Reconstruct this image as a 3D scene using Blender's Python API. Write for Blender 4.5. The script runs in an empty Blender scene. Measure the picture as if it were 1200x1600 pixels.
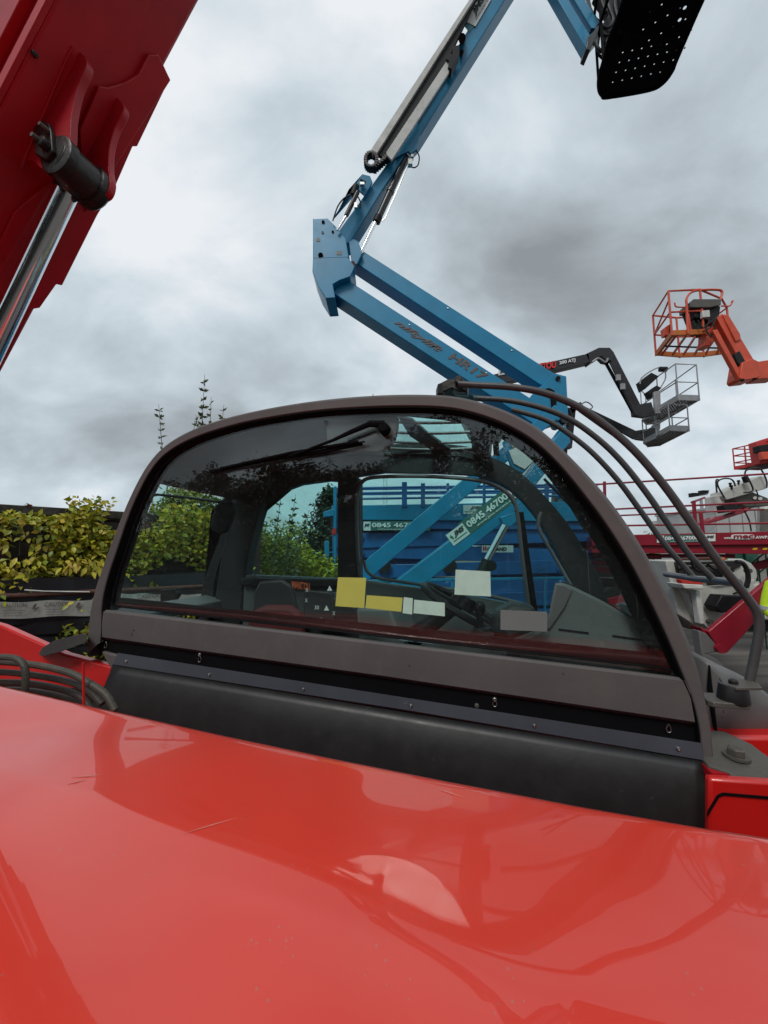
import bpy, bmesh, math, random
from mathutils import Vector, Matrix, Euler
random.seed(7)
S = bpy.context.scene
COL = S.collection
R = math.radians

# ------------------------------------------------------------------ camera
F = 600.0                      # focal length in pixels of the 1200 wide frame
PITCH = R(6.0)
CAM = Vector((0, 0, 1.8))
cd = bpy.data.cameras.new("camera"); cam = bpy.data.objects.new("camera", cd); COL.objects.link(cam)
cam.location = CAM; cam.rotation_euler = (R(90) + PITCH, 0, 0)
cd.sensor_fit = 'HORIZONTAL'; cd.sensor_width = 36; cd.lens = 36 * F / 1200
cd.clip_start = 0.03; cd.clip_end = 2000
S.camera = cam
S.view_settings.view_transform = 'Standard'; S.view_settings.look = 'None'
S.view_settings.exposure = 0.12; S.view_settings.gamma = 1
S.render.engine = 'CYCLES'
S.cycles.max_bounces = 10; S.cycles.transparent_max_bounces = 32; S.cycles.glossy_bounces = 5
S.cycles.caustics_reflective = False; S.cycles.caustics_refractive = False

# ------------------------------------------------------------------ sky
SK1, SK2 = (7.7, 2.1, 2), (1.2, 4.4, 5)
SUN_EL, SUN_ROT = R(50), R(205)
w = bpy.data.worlds.new("World"); S.world = w; w.use_nodes = True
nt = w.node_tree; nt.nodes.clear(); N = nt.nodes.new; Lk = nt.links.new
out = N('ShaderNodeOutputWorld'); bg = N('ShaderNodeBackground'); bg.inputs[1].default_value = 0.1
sky = N('ShaderNodeTexSky'); sky.sky_type = 'NISHITA'; sky.sun_disc = False
sky.sun_elevation = SUN_EL; sky.sun_rotation = SUN_ROT
tc = N('ShaderNodeTexCoord'); sep = N('ShaderNodeSeparateXYZ'); Lk(tc.outputs['Generated'], sep.inputs[0])
zc = N('ShaderNodeMath'); zc.operation = 'MAXIMUM'; zc.inputs[1].default_value = 0.0; Lk(sep.outputs[2], zc.inputs[0])
za = N('ShaderNodeMath'); za.operation = 'ADD'; za.inputs[1].default_value = 0.60; Lk(zc.outputs[0], za.inputs[0])
dx = N('ShaderNodeMath'); dx.operation = 'DIVIDE'; Lk(sep.outputs[0], dx.inputs[0]); Lk(za.outputs[0], dx.inputs[1])
dy = N('ShaderNodeMath'); dy.operation = 'DIVIDE'; Lk(sep.outputs[1], dy.inputs[0]); Lk(za.outputs[0], dy.inputs[1])
cb = N('ShaderNodeCombineXYZ'); Lk(dx.outputs[0], cb.inputs[0]); Lk(dy.outputs[0], cb.inputs[1])
def wnoise(scale, det, rough, dist, off):
    mp = N('ShaderNodeMapping'); mp.inputs['Location'].default_value = off; mp.inputs['Rotation'].default_value = (0, 0, R(-35))
    mp.inputs['Scale'].default_value = (1.0, 1.35, 1)
    Lk(cb.outputs[0], mp.inputs[0]); n = N('ShaderNodeTexNoise'); Lk(mp.outputs[0], n.inputs['Vector'])
    n.inputs['Scale'].default_value = scale; n.inputs['Detail'].default_value = det
    n.inputs['Roughness'].default_value = rough; n.inputs['Distortion'].default_value = dist
    return n
n1 = wnoise(1.3, 3, .45, .1, SK1); n2 = wnoise(3.0, 9, .55, .25, SK2)
mx = N('ShaderNodeMath'); mx.operation = 'MULTIPLY_ADD'; Lk(n2.outputs[0], mx.inputs[0]); mx.inputs[1].default_value = .48
m0 = N('ShaderNodeMath'); m0.operation = 'MULTIPLY'; m0.inputs[1].default_value = .55; Lk(n1.outputs[0], m0.inputs[0]); Lk(m0.outputs[0], mx.inputs[2])
field = mx.outputs[0]                       # the large cloud masses of this sky, by direction
nv = N('ShaderNodeVectorMath'); nv.operation = 'NORMALIZE'; Lk(tc.outputs['Generated'], nv.inputs[0])
for az, el, amp, k in ((18.4, 36.5, -.065, 22), (-14, 45, -.03, 60), (34, 40, -.05, 40), (-38, 20, -.035, 45), (22.6, 47.6, .09, 260), (-30, 52, .05, 30), (-25, 30, .06, 40),
                       (-40.9, 9.5, .10, 160), (36, 28, .03, 90), (0, 25, .035, 90), (-6, 14, .03, 60), (45, 12, .03, 40), (5, 58, .03, 40), (-45, 14, -.05, 200)):
    dv = N('ShaderNodeVectorMath'); dv.operation = 'DOT_PRODUCT'; Lk(nv.outputs[0], dv.inputs[0])
    dv.inputs[1].default_value = (math.sin(R(az)) * math.cos(R(el)), math.cos(R(az)) * math.cos(R(el)), math.sin(R(el)))
    m1 = N('ShaderNodeMath'); m1.operation = 'MULTIPLY_ADD'; m1.inputs[1].default_value = k; m1.inputs[2].default_value = -k; Lk(dv.outputs['Value'], m1.inputs[0])
    m2 = N('ShaderNodeMath'); m2.operation = 'EXPONENT'; Lk(m1.outputs[0], m2.inputs[0])
    m3 = N('ShaderNodeMath'); m3.operation = 'MULTIPLY_ADD'; m3.inputs[1].default_value = amp; Lk(m2.outputs[0], m3.inputs[0]); Lk(field, m3.inputs[2]); field = m3.outputs[0]
cr = N('ShaderNodeValToRGB'); Lk(field, cr.inputs[0])
els = cr.color_ramp.elements
els[0].position = .36; els[0].color = (2.7, 2.95, 3.1, 1)
els[1].position = .66; els[1].color = (8.2, 8.5, 8.8, 1)
for p, c in ((.43, (3.55, 3.95, 4.2, 1)), (.50, (4.7, 5.35, 5.8, 1)), (.57, (6.0, 6.75, 7.25, 1))):
    e = els.new(p); e.color = c
mixs = N('ShaderNodeMix'); mixs.data_type = 'RGBA'; mixs.inputs[0].default_value = .93
Lk(sky.outputs[0], mixs.inputs[6]); Lk(cr.outputs[0], mixs.inputs[7])
Lk(mixs.outputs[2], bg.inputs[0]); Lk(bg.outputs[0], out.inputs[0])
sd = bpy.data.lights.new("sun", 'SUN'); sd.energy = 1.5; sd.angle = R(18); sd.color = (1, .96, .9)
sun = bpy.data.objects.new("sun", sd); COL.objects.link(sun); sun.location = (0, 0, 30)
sun.rotation_euler = (R(90) - SUN_EL, 0, R(180) - SUN_ROT)

# ------------------------------------------------------------------ maths
def ray(px, py):
    xo = (px - 600) / F; yo = (800 - py) / F; c, s = math.cos(PITCH), math.sin(PITCH)
    return Vector((xo, c - s * yo, s + c * yo))
AL, TA = R(14.6), R(3.0)        # the machine's heading and nose-down lean
U = Vector((math.cos(AL) * math.cos(TA), -math.sin(AL) * math.cos(TA), -math.sin(TA)))
V = Vector((math.sin(AL), math.cos(AL), 0)); Wv = U.cross(V)
def L(a, b, c): return CAM + U * a + V * b + Wv * c      # machine coordinates to world
def PB(px, py, b): d = ray(px, py); return CAM + d * (b / d.dot(V))
def ac(px, py, b): p = PB(px, py, b) - CAM; return p.dot(U), p.dot(Wv)
def PC(px, py, c): d = ray(px, py); return CAM + d * (c / d.dot(Wv))
def PY(px, py, Y): d = ray(px, py); return CAM + d * (Y / d.y)
def PZ(px, py, z): d = ray(px, py); return CAM + d * ((z - CAM.z) / d.z)
def lerp(p, q, t): return p + (q - p) * t
def resample(pts, n):
    pts = [Vector(p) for p in pts]; ls = [0]
    for p, q in zip(pts, pts[1:]): ls.append(ls[-1] + (q - p).length)
    o = []
    for i in range(n):
        s = ls[-1] * i / (n - 1); k = 0
        while k < len(ls) - 2 and ls[k + 1] < s: k += 1
        o.append(lerp(pts[k], pts[k + 1], (s - ls[k]) / max(1e-9, ls[k + 1] - ls[k])))
    return o
def smooth(pts, n=40, closed=False):               # Catmull-Rom
    P = [Vector(p) for p in pts]; m = len(P); o = []
    segs = m if closed else m - 1; per = max(1, n // segs)
    for i in range(segs):
        p0 = P[(i - 1) % m] if closed or i else P[0] * 2 - P[1]
        p1 = P[i]; p2 = P[(i + 1) % m]
        p3 = P[(i + 2) % m] if closed or i + 2 < m else P[-1] * 2 - P[-2]
        for k in range(per):
            t = k / per
            o.append(.5 * ((2 * p1) + (p2 - p0) * t + (2 * p0 - 5 * p1 + 4 * p2 - p3) * t * t + (3 * p1 - p0 - 3 * p2 + p3) * t ** 3))
    if not closed: o.append(P[-1])
    return o

# ------------------------------------------------------------------ mesh builder
class MB:
    def __init__(s): s.v = []; s.f = []
    def add(s, vs, fs):
        o = len(s.v); s.v += [Vector(v) for v in vs]; s.f += [tuple(i + o for i in f) for f in fs]; return s
    def box(s, c, ax, ay, az):                     # centre and three half vectors
        c = Vector(c); vs = [c + ax * i + ay * j + az * k for i in (-1, 1) for j in (-1, 1) for k in (-1, 1)]
        return s.add(vs, [(0, 1, 3, 2), (4, 6, 7, 5), (0, 4, 5, 1), (2, 3, 7, 6), (0, 2, 6, 4), (1, 5, 7, 3)])
    def wbox(s, x0, x1, y0, y1, z0, z1):
        return s.box(((x0 + x1) / 2, (y0 + y1) / 2, (z0 + z1) / 2), Vector(((x1 - x0) / 2, 0, 0)), Vector((0, (y1 - y0) / 2, 0)), Vector((0, 0, (z1 - z0) / 2)))
    def lbox(s, a0, a1, b0, b1, c0, c1):           # box in machine coordinates
        return s.box(L((a0 + a1) / 2, (b0 + b1) / 2, (c0 + c1) / 2), U * ((a1 - a0) / 2), V * ((b1 - b0) / 2), Wv * ((c1 - c0) / 2))
    def bar(s, p, q, wd, h, up=Vector((0, 0, 1))):
        p, q = Vector(p), Vector(q); d = (q - p).normalized(); x = d.cross(up)
        if x.length < 1e-4: x = d.cross(Vector((0, 1, 0)))
        x.normalize(); y = x.cross(d)
        return s.box((p + q) / 2, (q - p) / 2, x * (wd / 2), y * (h / 2))
    def prism(s, poly, off):
        n = len(poly); a = [Vector(p) for p in poly]; b = [p + off for p in a]
        return s.add(a + b, [tuple(range(n)), tuple(range(2 * n - 1, n - 1, -1))] + [(i, i + n, (i + 1) % n + n, (i + 1) % n) for i in range(n)])
    def tube(s, pts, r, n=10, closed=False, rs=None):
        pts = [Vector(p) for p in pts]; m = len(pts); vs = []; up = None
        for i, p in enumerate(pts):
            if closed: d = pts[(i + 1) % m] - pts[i - 1]
            else: d = pts[min(i + 1, m - 1)] - pts[max(i - 1, 0)]
            d.normalize()
            if up is None:
                up = d.orthogonal().normalized()
            up = (up - d * up.dot(d)); up.normalize(); sd_ = d.cross(up)
            rr = rs[i] if rs else r
            vs += [p + (up * math.cos(2 * math.pi * k / n) + sd_ * math.sin(2 * math.pi * k / n)) * rr for k in range(n)]
        fs = []
        for i in range(m if closed else m - 1):
            j = (i + 1) % m
            fs += [(i * n + k, i * n + (k + 1) % n, j * n + (k + 1) % n, j * n + k) for k in range(n)]
        if not closed: fs += [tuple(range(n - 1, -1, -1)), tuple((m - 1) * n + k for k in range(n))]
        return s.add(vs, fs)
    def cyl(s, p, q, r, n=20, r2=None): return s.tube([p, q], r, n, rs=[r, r if r2 is None else r2])
    def lathe(s, o, ax, prof, n=24):               # prof: (distance along ax, radius)
        ax = Vector(ax).normalized(); x = ax.orthogonal().normalized(); y = ax.cross(x); vs = []
        for h, r in prof: vs += [o + ax * h + (x * math.cos(2 * math.pi * k / n) + y * math.sin(2 * math.pi * k / n)) * r for k in range(n)]
        m = len(prof)
        fs = [(i * n + k, i * n + (k + 1) % n, (i + 1) * n + (k + 1) % n, (i + 1) * n + k) for i in range(m - 1) for k in range(n)]
        fs += [tuple(range(n - 1, -1, -1)), tuple((m - 1) * n + k for k in range(n))]
        return s.add(vs, fs)
    def ellip(s, c, ax, ay, az, n=14):
        vs = [c - az]; m = n // 2
        for i in range(1, m):
            th = math.pi * i / m
            for k in range(n):
                ph = 2 * math.pi * k / n
                vs.append(c - az * math.cos(th) + (ax * math.cos(ph) + ay * math.sin(ph)) * math.sin(th))
        vs.append(c + az); fs = [(0, 1 + (k + 1) % n, 1 + k) for k in range(n)]
        for i in range(m - 2): fs += [(1 + i * n + k, 1 + i * n + (k + 1) % n, 1 + (i + 1) * n + (k + 1) % n, 1 + (i + 1) * n + k) for k in range(n)]
        o = 1 + (m - 2) * n; fs += [(o + k, o + (k + 1) % n, len(vs) - 1) for k in range(n)]
        return s.add(vs, fs)
    def loft(s, rows, closed=False):               # rows of equal-length point lists
        n = len(rows[0]); vs = [p for r in rows for p in r]
        fs = [(i * n + k, i * n + k + 1, (i + 1) * n + k + 1, (i + 1) * n + k) for i in range(len(rows) - 1) for k in range(n - 1)]
        if closed: fs += [((len(rows) - 1) * n + k, (len(rows) - 1) * n + k + 1, k + 1, k) for k in range(n - 1)]
        return s.add(vs, fs)
    def build(s, name, m, parent=None, bev=0, ang=35, org=None, seg=2):
        me = bpy.data.meshes.new(name)
        o = Vector(org) if org is not None else (world_loc(parent) if parent else Vector())
        me.from_pydata([v - o for v in s.v], [], s.f); me.materials.append(m)
        bm = bmesh.new(); bm.from_mesh(me); bmesh.ops.recalc_face_normals(bm, faces=bm.faces); bm.to_mesh(me); bm.free()
        me.shade_smooth(); me.set_sharp_from_angle(angle=R(ang))
        ob = bpy.data.objects.new(name, me); COL.objects.link(ob)
        if parent:
            ob.parent = parent; ob.location = o - world_loc(parent)
        else: ob.location = o
        if bev:
            md = ob.modifiers.new("bevel", 'BEVEL'); md.width = bev; md.segments = seg; md.limit_method = 'ANGLE'; md.angle_limit = R(40)
            md.harden_normals = False
        return ob
def world_loc(o):
    p = Vector()
    while o: p = p + Vector(o.location); o = o.parent
    return p
def thing(name, loc, label, cat, group=None):
    o = bpy.data.objects.new(name, None); COL.objects.link(o); o.location = loc; o.empty_display_size = .2
    return tag(o, label, cat, group)
def tag(o, label=None, cat=None, group=None, kind=None):
    if label: o['label'] = label
    if cat: o['category'] = cat
    if group: o['group'] = group
    if kind: o['kind'] = kind
    return o
def lettering(s, tl, tr, bl, m, parent, name='lettering', shear=0, bold=0, out_=None):
    """Writes s so that its box fills the parallelogram top-left, top-right, bottom-left."""
    cu = bpy.data.curves.new(name, 'FONT'); cu.body = s; cu.shear = shear; cu.offset = bold; cu.extrude = 0.0; cu.resolution_u = 3
    to = bpy.data.objects.new(name, cu); COL.objects.link(to)
    dg = bpy.context.evaluated_depsgraph_get(); me = bpy.data.meshes.new_from_object(to.evaluated_get(dg))
    bpy.data.objects.remove(to); bpy.data.curves.remove(cu)
    xs = [v.co.x for v in me.vertices]; ys = [v.co.y for v in me.vertices]
    x0, x1, y0, y1 = min(xs), max(xs), min(ys), max(ys)
    ex = Vector(tr) - Vector(tl); ey = Vector(tl) - Vector(bl); nrm = ex.cross(ey).normalized() * .002
    if out_ is not None: nrm = out_
    o = world_loc(parent)
    for v in me.vertices: v.co = Vector(bl) + ex * ((v.co.x - x0) / (x1 - x0)) + ey * ((v.co.y - y0) / (y1 - y0)) + nrm - o
    me.materials.clear(); me.materials.append(m)
    ob = bpy.data.objects.new(name, me); COL.objects.link(ob); ob.parent = parent
    return ob

# ------------------------------------------------------------------ materials
def mat(name, col, rough=.5, metal=0, coat=0, var=.12, scale=6, bump=0, bscale=40, dirt=0, dcol=(.08, .07, .055), rvar=.1, spec=.5, scratch=0):
    m = bpy.data.materials.new(name); m.use_nodes = True; t = m.node_tree; b = t.nodes['Principled BSDF']
    tcn = t.nodes.new('ShaderNodeTexCoord'); geo = t.nodes.new('ShaderNodeNewGeometry'); P = geo.outputs['Position']
    n = t.nodes.new('ShaderNodeTexNoise'); n.inputs['Scale'].default_value = scale; n.inputs['Detail'].default_value = 6; t.links.new(P, n.inputs['Vector'])
    r = t.nodes.new('ShaderNodeValToRGB'); t.links.new(n.outputs[0], r.inputs[0])
    r.color_ramp.elements[0].position = .3; r.color_ramp.elements[1].position = .7
    r.color_ramp.elements[0].color = (*[c * (1 - var) for c in col], 1); r.color_ramp.elements[1].color = (*[min(1, c * (1 + var)) for c in col], 1)
    colo = r.outputs[0]
    if dirt:
        n3 = t.nodes.new('ShaderNodeTexNoise'); n3.inputs['Scale'].default_value = scale * 2.3; n3.inputs['Detail'].default_value = 9; n3.inputs['Roughness'].default_value = .7
        t.links.new(P, n3.inputs['Vector'])
        r3 = t.nodes.new('ShaderNodeValToRGB'); r3.color_ramp.elements[0].position = .48; r3.color_ramp.elements[1].position = .75; t.links.new(n3.outputs[0], r3.inputs[0])
        mu = t.nodes.new('ShaderNodeMath'); mu.operation = 'MULTIPLY'; mu.inputs[1].default_value = dirt; t.links.new(r3.outputs[0], mu.inputs[0])
        mxn = t.nodes.new('ShaderNodeMix'); mxn.data_type = 'RGBA'; t.links.new(mu.outputs[0], mxn.inputs[0]); t.links.new(colo, mxn.inputs[6]); mxn.inputs[7].default_value = (*dcol, 1)
        colo = mxn.outputs[2]
    if scratch:
        mp = t.nodes.new('ShaderNodeMapping'); mp.inputs['Scale'].default_value = (3, 60, 12); mp.inputs['Rotation'].default_value = (.4, .3, .7); t.links.new(P, mp.inputs[0])
        n4 = t.nodes.new('ShaderNodeTexNoise'); n4.inputs['Scale'].default_value = 2.2; n4.inputs['Detail'].default_value = 3; t.links.new(mp.outputs[0], n4.inputs['Vector'])
        r4 = t.nodes.new('ShaderNodeValToRGB'); r4.color_ramp.elements[0].position = .70; r4.color_ramp.elements[1].position = .76; t.links.new(n4.outputs[0], r4.inputs[0])
        mu = t.nodes.new('ShaderNodeMath'); mu.operation = 'MULTIPLY'; mu.inputs[1].default_value = scratch; t.links.new(r4.outputs[0], mu.inputs[0])
        mxn = t.nodes.new('ShaderNodeMix'); mxn.data_type = 'RGBA'; t.links.new(mu.outputs[0], mxn.inputs[0]); t.links.new(colo, mxn.inputs[6]); mxn.inputs[7].default_value = (*[min(.6, c * 1.8 + .08) for c in col], 1)
        colo = mxn.outputs[2]
    t.links.new(colo, b.inputs['Base Color'])
    n2 = t.nodes.new('ShaderNodeTexNoise'); n2.inputs['Scale'].default_value = scale * 3; n2.inputs['Detail'].default_value = 5; t.links.new(P, n2.inputs['Vector'])
    mr = t.nodes.new('ShaderNodeMapRange'); mr.inputs['To Min'].default_value = max(.02, rough - rvar); mr.inputs['To Max'].default_value = min(1, rough + rvar)
    t.links.new(n2.outputs[0], mr.inputs[0]); t.links.new(mr.outputs[0], b.inputs['Roughness'])
    b.inputs['Metallic'].default_value = metal; b.inputs['Coat Weight'].default_value = coat; b.inputs['Coat Roughness'].default_value = .035
    b.inputs['Specular IOR Level'].default_value = spec
    if bump:
        n5 = t.nodes.new('ShaderNodeTexNoise'); n5.inputs['Scale'].default_value = bscale; n5.inputs['Detail'].default_value = 4; t.links.new(P, n5.inputs['Vector'])
        bp = t.nodes.new('ShaderNodeBump'); bp.inputs['Strength'].default_value = bump; bp.inputs['Distance'].default_value = .01
        t.links.new(n5.outputs[0], bp.inputs['Height']); t.links.new(bp.outputs[0], b.inputs['Normal'])
    return m
def glass(name, tint, refl=1.0):
    m = bpy.data.materials.new(name); m.use_nodes = True; t = m.node_tree; t.nodes.clear()
    o = t.nodes.new('ShaderNodeOutputMaterial'); mixn = t.nodes.new('ShaderNodeMixShader'); tr = t.nodes.new('ShaderNodeBsdfTransparent'); gl = t.nodes.new('ShaderNodeBsdfGlossy')
    tr.inputs[0].default_value = (*tint, 1); gl.inputs['Roughness'].default_value = .0
    lw = t.nodes.new('ShaderNodeLayerWeight'); lw.inputs[0].default_value = .5
    p = t.nodes.new('ShaderNodeMath'); p.operation = 'POWER'; p.inputs[1].default_value = 5; t.links.new(lw.outputs['Facing'], p.inputs[0])
    q = t.nodes.new('ShaderNodeMath'); q.operation = 'MULTIPLY_ADD'; q.inputs[1].default_value = .9; q.inputs[2].default_value = .045 * refl; t.links.new(p.outputs[0], q.inputs[0])
    # faint dust on the pane
    geo = t.nodes.new('ShaderNodeNewGeometry'); n = t.nodes.new('ShaderNodeTexNoise'); n.inputs['Scale'].default_value = 90; n.inputs['Detail'].default_value = 4
    t.links.new(geo.outputs['Position'], n.inputs['Vector']); r = t.nodes.new('ShaderNodeValToRGB'); t.links.new(n.outputs[0], r.inputs[0])
    r.color_ramp.elements[0].position = .60; r.color_ramp.elements[0].color = (.004, .004, .004, 1); r.color_ramp.elements[1].position = .80; r.color_ramp.elements[1].color = (.06, .06, .06, 1)
    df = t.nodes.new('ShaderNodeBsdfDiffuse'); df.inputs[0].default_value = (.5, .5, .48, 1); m2 = t.nodes.new('ShaderNodeMixShader')
    t.links.new(q.outputs[0], mixn.inputs[0]); t.links.new(tr.outputs[0], mixn.inputs[1]); t.links.new(gl.outputs[0], mixn.inputs[2])
    t.links.new(r.outputs[0], m2.inputs[0]); t.links.new(mixn.outputs[0], m2.inputs[1]); t.links.new(df.outputs[0], m2.inputs[2]); t.links.new(m2.outputs[0], o.inputs[0])
    return m
def leafmat(name, cols, rough=.5, trans=.25):
    m = bpy.data.materials.new(name); m.use_nodes = True; t = m.node_tree; b = t.nodes['Principled BSDF']
    geo = t.nodes.new('ShaderNodeNewGeometry'); oi = t.nodes.new('ShaderNodeObjectInfo')
    a = t.nodes.new('ShaderNodeMath'); a.operation = 'ADD'; t.links.new(geo.outputs['Random Per Island'], a.inputs[0]); t.links.new(oi.outputs['Random'], a.inputs[1])
    fr = t.nodes.new('ShaderNodeMath'); fr.operation = 'FRACT'; t.links.new(a.outputs[0], fr.inputs[0])
    r = t.nodes.new('ShaderNodeValToRGB'); t.links.new(fr.outputs[0], r.inputs[0]); e = r.color_ramp.elements
    e[0].color = (*cols[0], 1); e[1].color = (*cols[-1], 1)
    for i, c in enumerate(cols[1:-1]): x = e.new((i + 1) / (len(cols) - 1)); x.color = (*c, 1)
    t.links.new(r.outputs[0], b.inputs['Base Color']); b.inputs['Roughness'].default_value = rough
    o = t.nodes['Material Output']; tl = t.nodes.new('ShaderNodeBsdfTranslucent'); t.links.new(r.outputs[0], tl.inputs[0]); ms = t.nodes.new('ShaderNodeMixShader'); ms.inputs[0].default_value = trans
    t.links.new(b.outputs[0], ms.inputs[1]); t.links.new(tl.outputs[0], ms.inputs[2]); t.links.new(ms.outputs[0], o.inputs[0])
    return m
M = dict(
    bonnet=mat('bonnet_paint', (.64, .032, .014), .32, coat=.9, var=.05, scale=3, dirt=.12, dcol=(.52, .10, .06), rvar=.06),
    boomshade=mat('boom_red_shaded', (.40, .004, .012), .45, coat=.12, var=.15, dirt=.3, dcol=(.18, .006, .01), spec=.3, bump=.03, bscale=90, scratch=.25),  # machine red deepened because the boom's underside lies in shade
    red=mat('chassis_red', (.58, .012, .010), .35, coat=.4, var=.08, dirt=.25, dcol=(.25, .02, .015), scratch=.3),
    cab=mat('cab_grey', (.105, .094, .093), .55, var=.08, bump=.05, bscale=350, dirt=.30, dcol=(.17, .155, .14), scratch=.28, spec=.3),
    black=mat('black_plastic', (.010, .010, .012), .5, var=.2, dirt=.1, spec=.25),
    frit=mat('black_seal', (.004, .004, .005), .6, var=.1, spec=.12),
    rubber=mat('black_rubber', (.013, .013, .014), .46, var=.2, scale=9, bump=.03, bscale=60, dirt=.25, dcol=(.042, .04, .037), scratch=.25),
    strip=mat('strip_metal', (.075, .085, .105), .38, metal=.3, var=.12, dirt=.3, scratch=.3),
    steel=mat('zinc_steel', (.45, .45, .42), .32, metal=1, dirt=.3),
    chrome=mat('chrome_rod', (.75, .76, .78), .10, metal=1, var=.03, rvar=.04),
    iron=mat('greasy_iron', (.030, .028, .027), .38, metal=.5, dirt=.4, bump=.2, bscale=70),
    plate=mat('worn_plate', (.10, .095, .085), .55, metal=.3, dirt=.5, dcol=(.14, .10, .06), bump=.2, bscale=50),
    guard=mat('guard_paint', (.055, .054, .056), .42, dirt=.3, dcol=(.12, .11, .10), bump=.05, bscale=120, scratch=.3),
    tubegrey=mat('tube_grey', (.16, .16, .17), .38, metal=.4, dirt=.2),
    fender=mat('fender_grey', (.13, .125, .125), .5, var=.06, bump=.06, bscale=300, dirt=.1),
    trim=mat('interior_trim', (.13, .14, .138), .6, var=.08, bump=.08, bscale=200, dirt=.12),
    matte=mat('matte_black', (.004, .004, .005), .8, spec=.1), interior=mat('interior_dark', (.014, .014, .016), .6, var=.1, dirt=.1),
    seat=mat('seat_cloth', (.055, .052, .055), .85, var=.15, bump=.2, bscale=250),
    seatred=mat('seat_red', (.10, .012, .014), .8, var=.15, bump=.2, bscale=250),
    hose=mat('hose_rubber', (.05, .044, .034), .6, dirt=.5, dcol=(.12, .095, .07), bump=.2, bscale=150),
    blue=mat('lift_blue', (.003, .205, .38), .40, coat=.15, var=.10, dirt=.22, dcol=(.03, .10, .16), scale=3, scratch=.12),
    bluedk=mat('scissor_blue', (.010, .12, .34), .42, coat=.2, var=.15, dirt=.35, dcol=(.02, .05, .10), scale=3),
    blackboom=mat('boom_black', (.012, .012, .014), .38, coat=.2, dirt=.15),
    grey=mat('galvanised_grey', (.32, .33, .34), .5, metal=.2, dirt=.3),
    lgrey=mat('tray_grey', (.58, .58, .55), .5, dirt=.25),
    orange=mat('lift_orange', (.60, .075, .030), .45, dirt=.3, dcol=(.25, .06, .03), scale=5),
    orange2=mat('rusty_orange', (.50, .13, .015), .55, dirt=.6, dcol=(.16, .05, .02), scale=7),
    crimson=mat('platform_crimson', (.26, .006, .020), .42, coat=.2, dirt=.3, dcol=(.12, .01, .015), scale=4),
    liftred=mat('basket_red', (.50, .03, .025), .45, dirt=.3, dcol=(.2, .02, .02)),
    white=mat('cream_white', (.48, .48, .44), .5, dirt=.35, dcol=(.22, .20, .16), scale=4),
    container=mat('container_white', (.58, .58, .56), .55, dirt=.35, dcol=(.30, .29, .26), scale=2),
    signwhite=mat('sign_white', (.70, .72, .70), .5, var=.04, dirt=.1, dcol=(.4, .4, .38)),
    signgreen=mat('sign_green', (.045, .14, .12), .5, var=.05),
    signtext=mat('print_white', (.75, .77, .75), .5, var=.02), darktext=mat('print_dark', (.02, .035, .03), .5, var=.02),
    greentext=mat('print_green', (.02, .16, .09), .5, var=.02), redtext=mat('print_red', (.55, .02, .02), .5, var=.02),
    rusttext=mat('faded_print', (.12, .095, .085), .6, var=.25, scale=30), orangetext=mat('print_orange', (.45, .09, .03), .6, var=.1),
    stickyel=mat('sticker_yellow', (.52, .52, .10), .6, var=.04, scale=20), stickpale=mat('sticker_pale', (.50, .70, .60), .6, var=.06, scale=40),
    stickgrey=mat('sticker_grey', (.17, .185, .18), .6, var=.04), yellow=mat('warning_yellow', (.65, .45, .02), .5),
    timber=mat('dark_timber', (.040, .034, .028), .8, var=.4, scale=9, bump=.6, bscale=30, dirt=.5, dcol=(.09, .08, .06)),
    rustwood=mat('brown_timber', (.07, .030, .018), .8, var=.4, scale=9, bump=.5),
    tarp=mat('black_sheet', (.012, .013, .016), .45, var=.2, bump=.3, bscale=8),
    rust=mat('rusty_pipe', (.075, .028, .018), .7, var=.4, scale=25, bump=.4),
    tape=mat('dirty_tape', (.38, .38, .34), .6, var=.15, dirt=.6, dcol=(.16, .15, .11), scale=12),
    twig=mat('twig_bark', (.06, .045, .03), .8, var=.3), bark=mat('tree_bark', (.05, .04, .03), .9, var=.3, bump=.5),
    hiviz=mat('hi_vis_yellow', (.55, .80, .02), .75, var=.08, bump=.3, bscale=20), reflect=mat('reflective_band', (.45, .47, .48), .35, metal=.2),
    skin=mat('skin', (.45, .25, .18), .5), trousers=mat('navy_trousers', (.015, .02, .04), .8, bump=.2), hair=mat('dark_hair', (.02, .014, .01), .7),
    tyre=mat('tyre_rubber', (.018, .018, .018), .8, bump=.3), green=mat('green_sheet', (.06, .20, .15), .6, var=.2),
    greenpost=mat('green_post', (.015, .06, .04), .5), scratch=mat('scratch_pink', (.62, .20, .16), .6), lamp=mat('lamp_glass', (.3, .32, .34), .15),
)
M['vine'] = leafmat('vine_leaf', [(.20, .27, .015), (.44, .43, .02), (.13, .20, .015), (.58, .48, .03), (.30, .35, .018), (.62, .44, .05), (.18, .24, .015)], .45)
M['vineyellow'] = leafmat('vine_leaf_yellow', [(.50, .44, .03), (.66, .56, .06), (.34, .36, .02), (.70, .52, .10), (.44, .42, .03)], .45)
M['vinebg'] = leafmat('vine_leaf_green', [(.05, .085, .008), (.10, .13, .012), (.035, .06, .008), (.16, .17, .015)], .5)
M['bush'] = leafmat('bush_leaf', [(.17, .20, .025), (.30, .31, .04), (.11, .15, .025), (.40, .37, .05)], .5)
M['darkleaf'] = leafmat('dark_leaf', [(.016, .024, .008), (.03, .04, .012), (.010, .017, .006)], .5)
M['sprig'] = leafmat('sprig_leaf', [(.07, .085, .03), (.12, .13, .05), (.05, .06, .02)], .5)
M['conifer'] = leafmat('conifer_leaf', [(.012, .035, .018), (.022, .05, .022), (.01, .025, .012)], .6)
M['redleaf'] = leafmat('red_leaf', [(.25, .05, .03), (.3, .08, .04)], .5)
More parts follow.
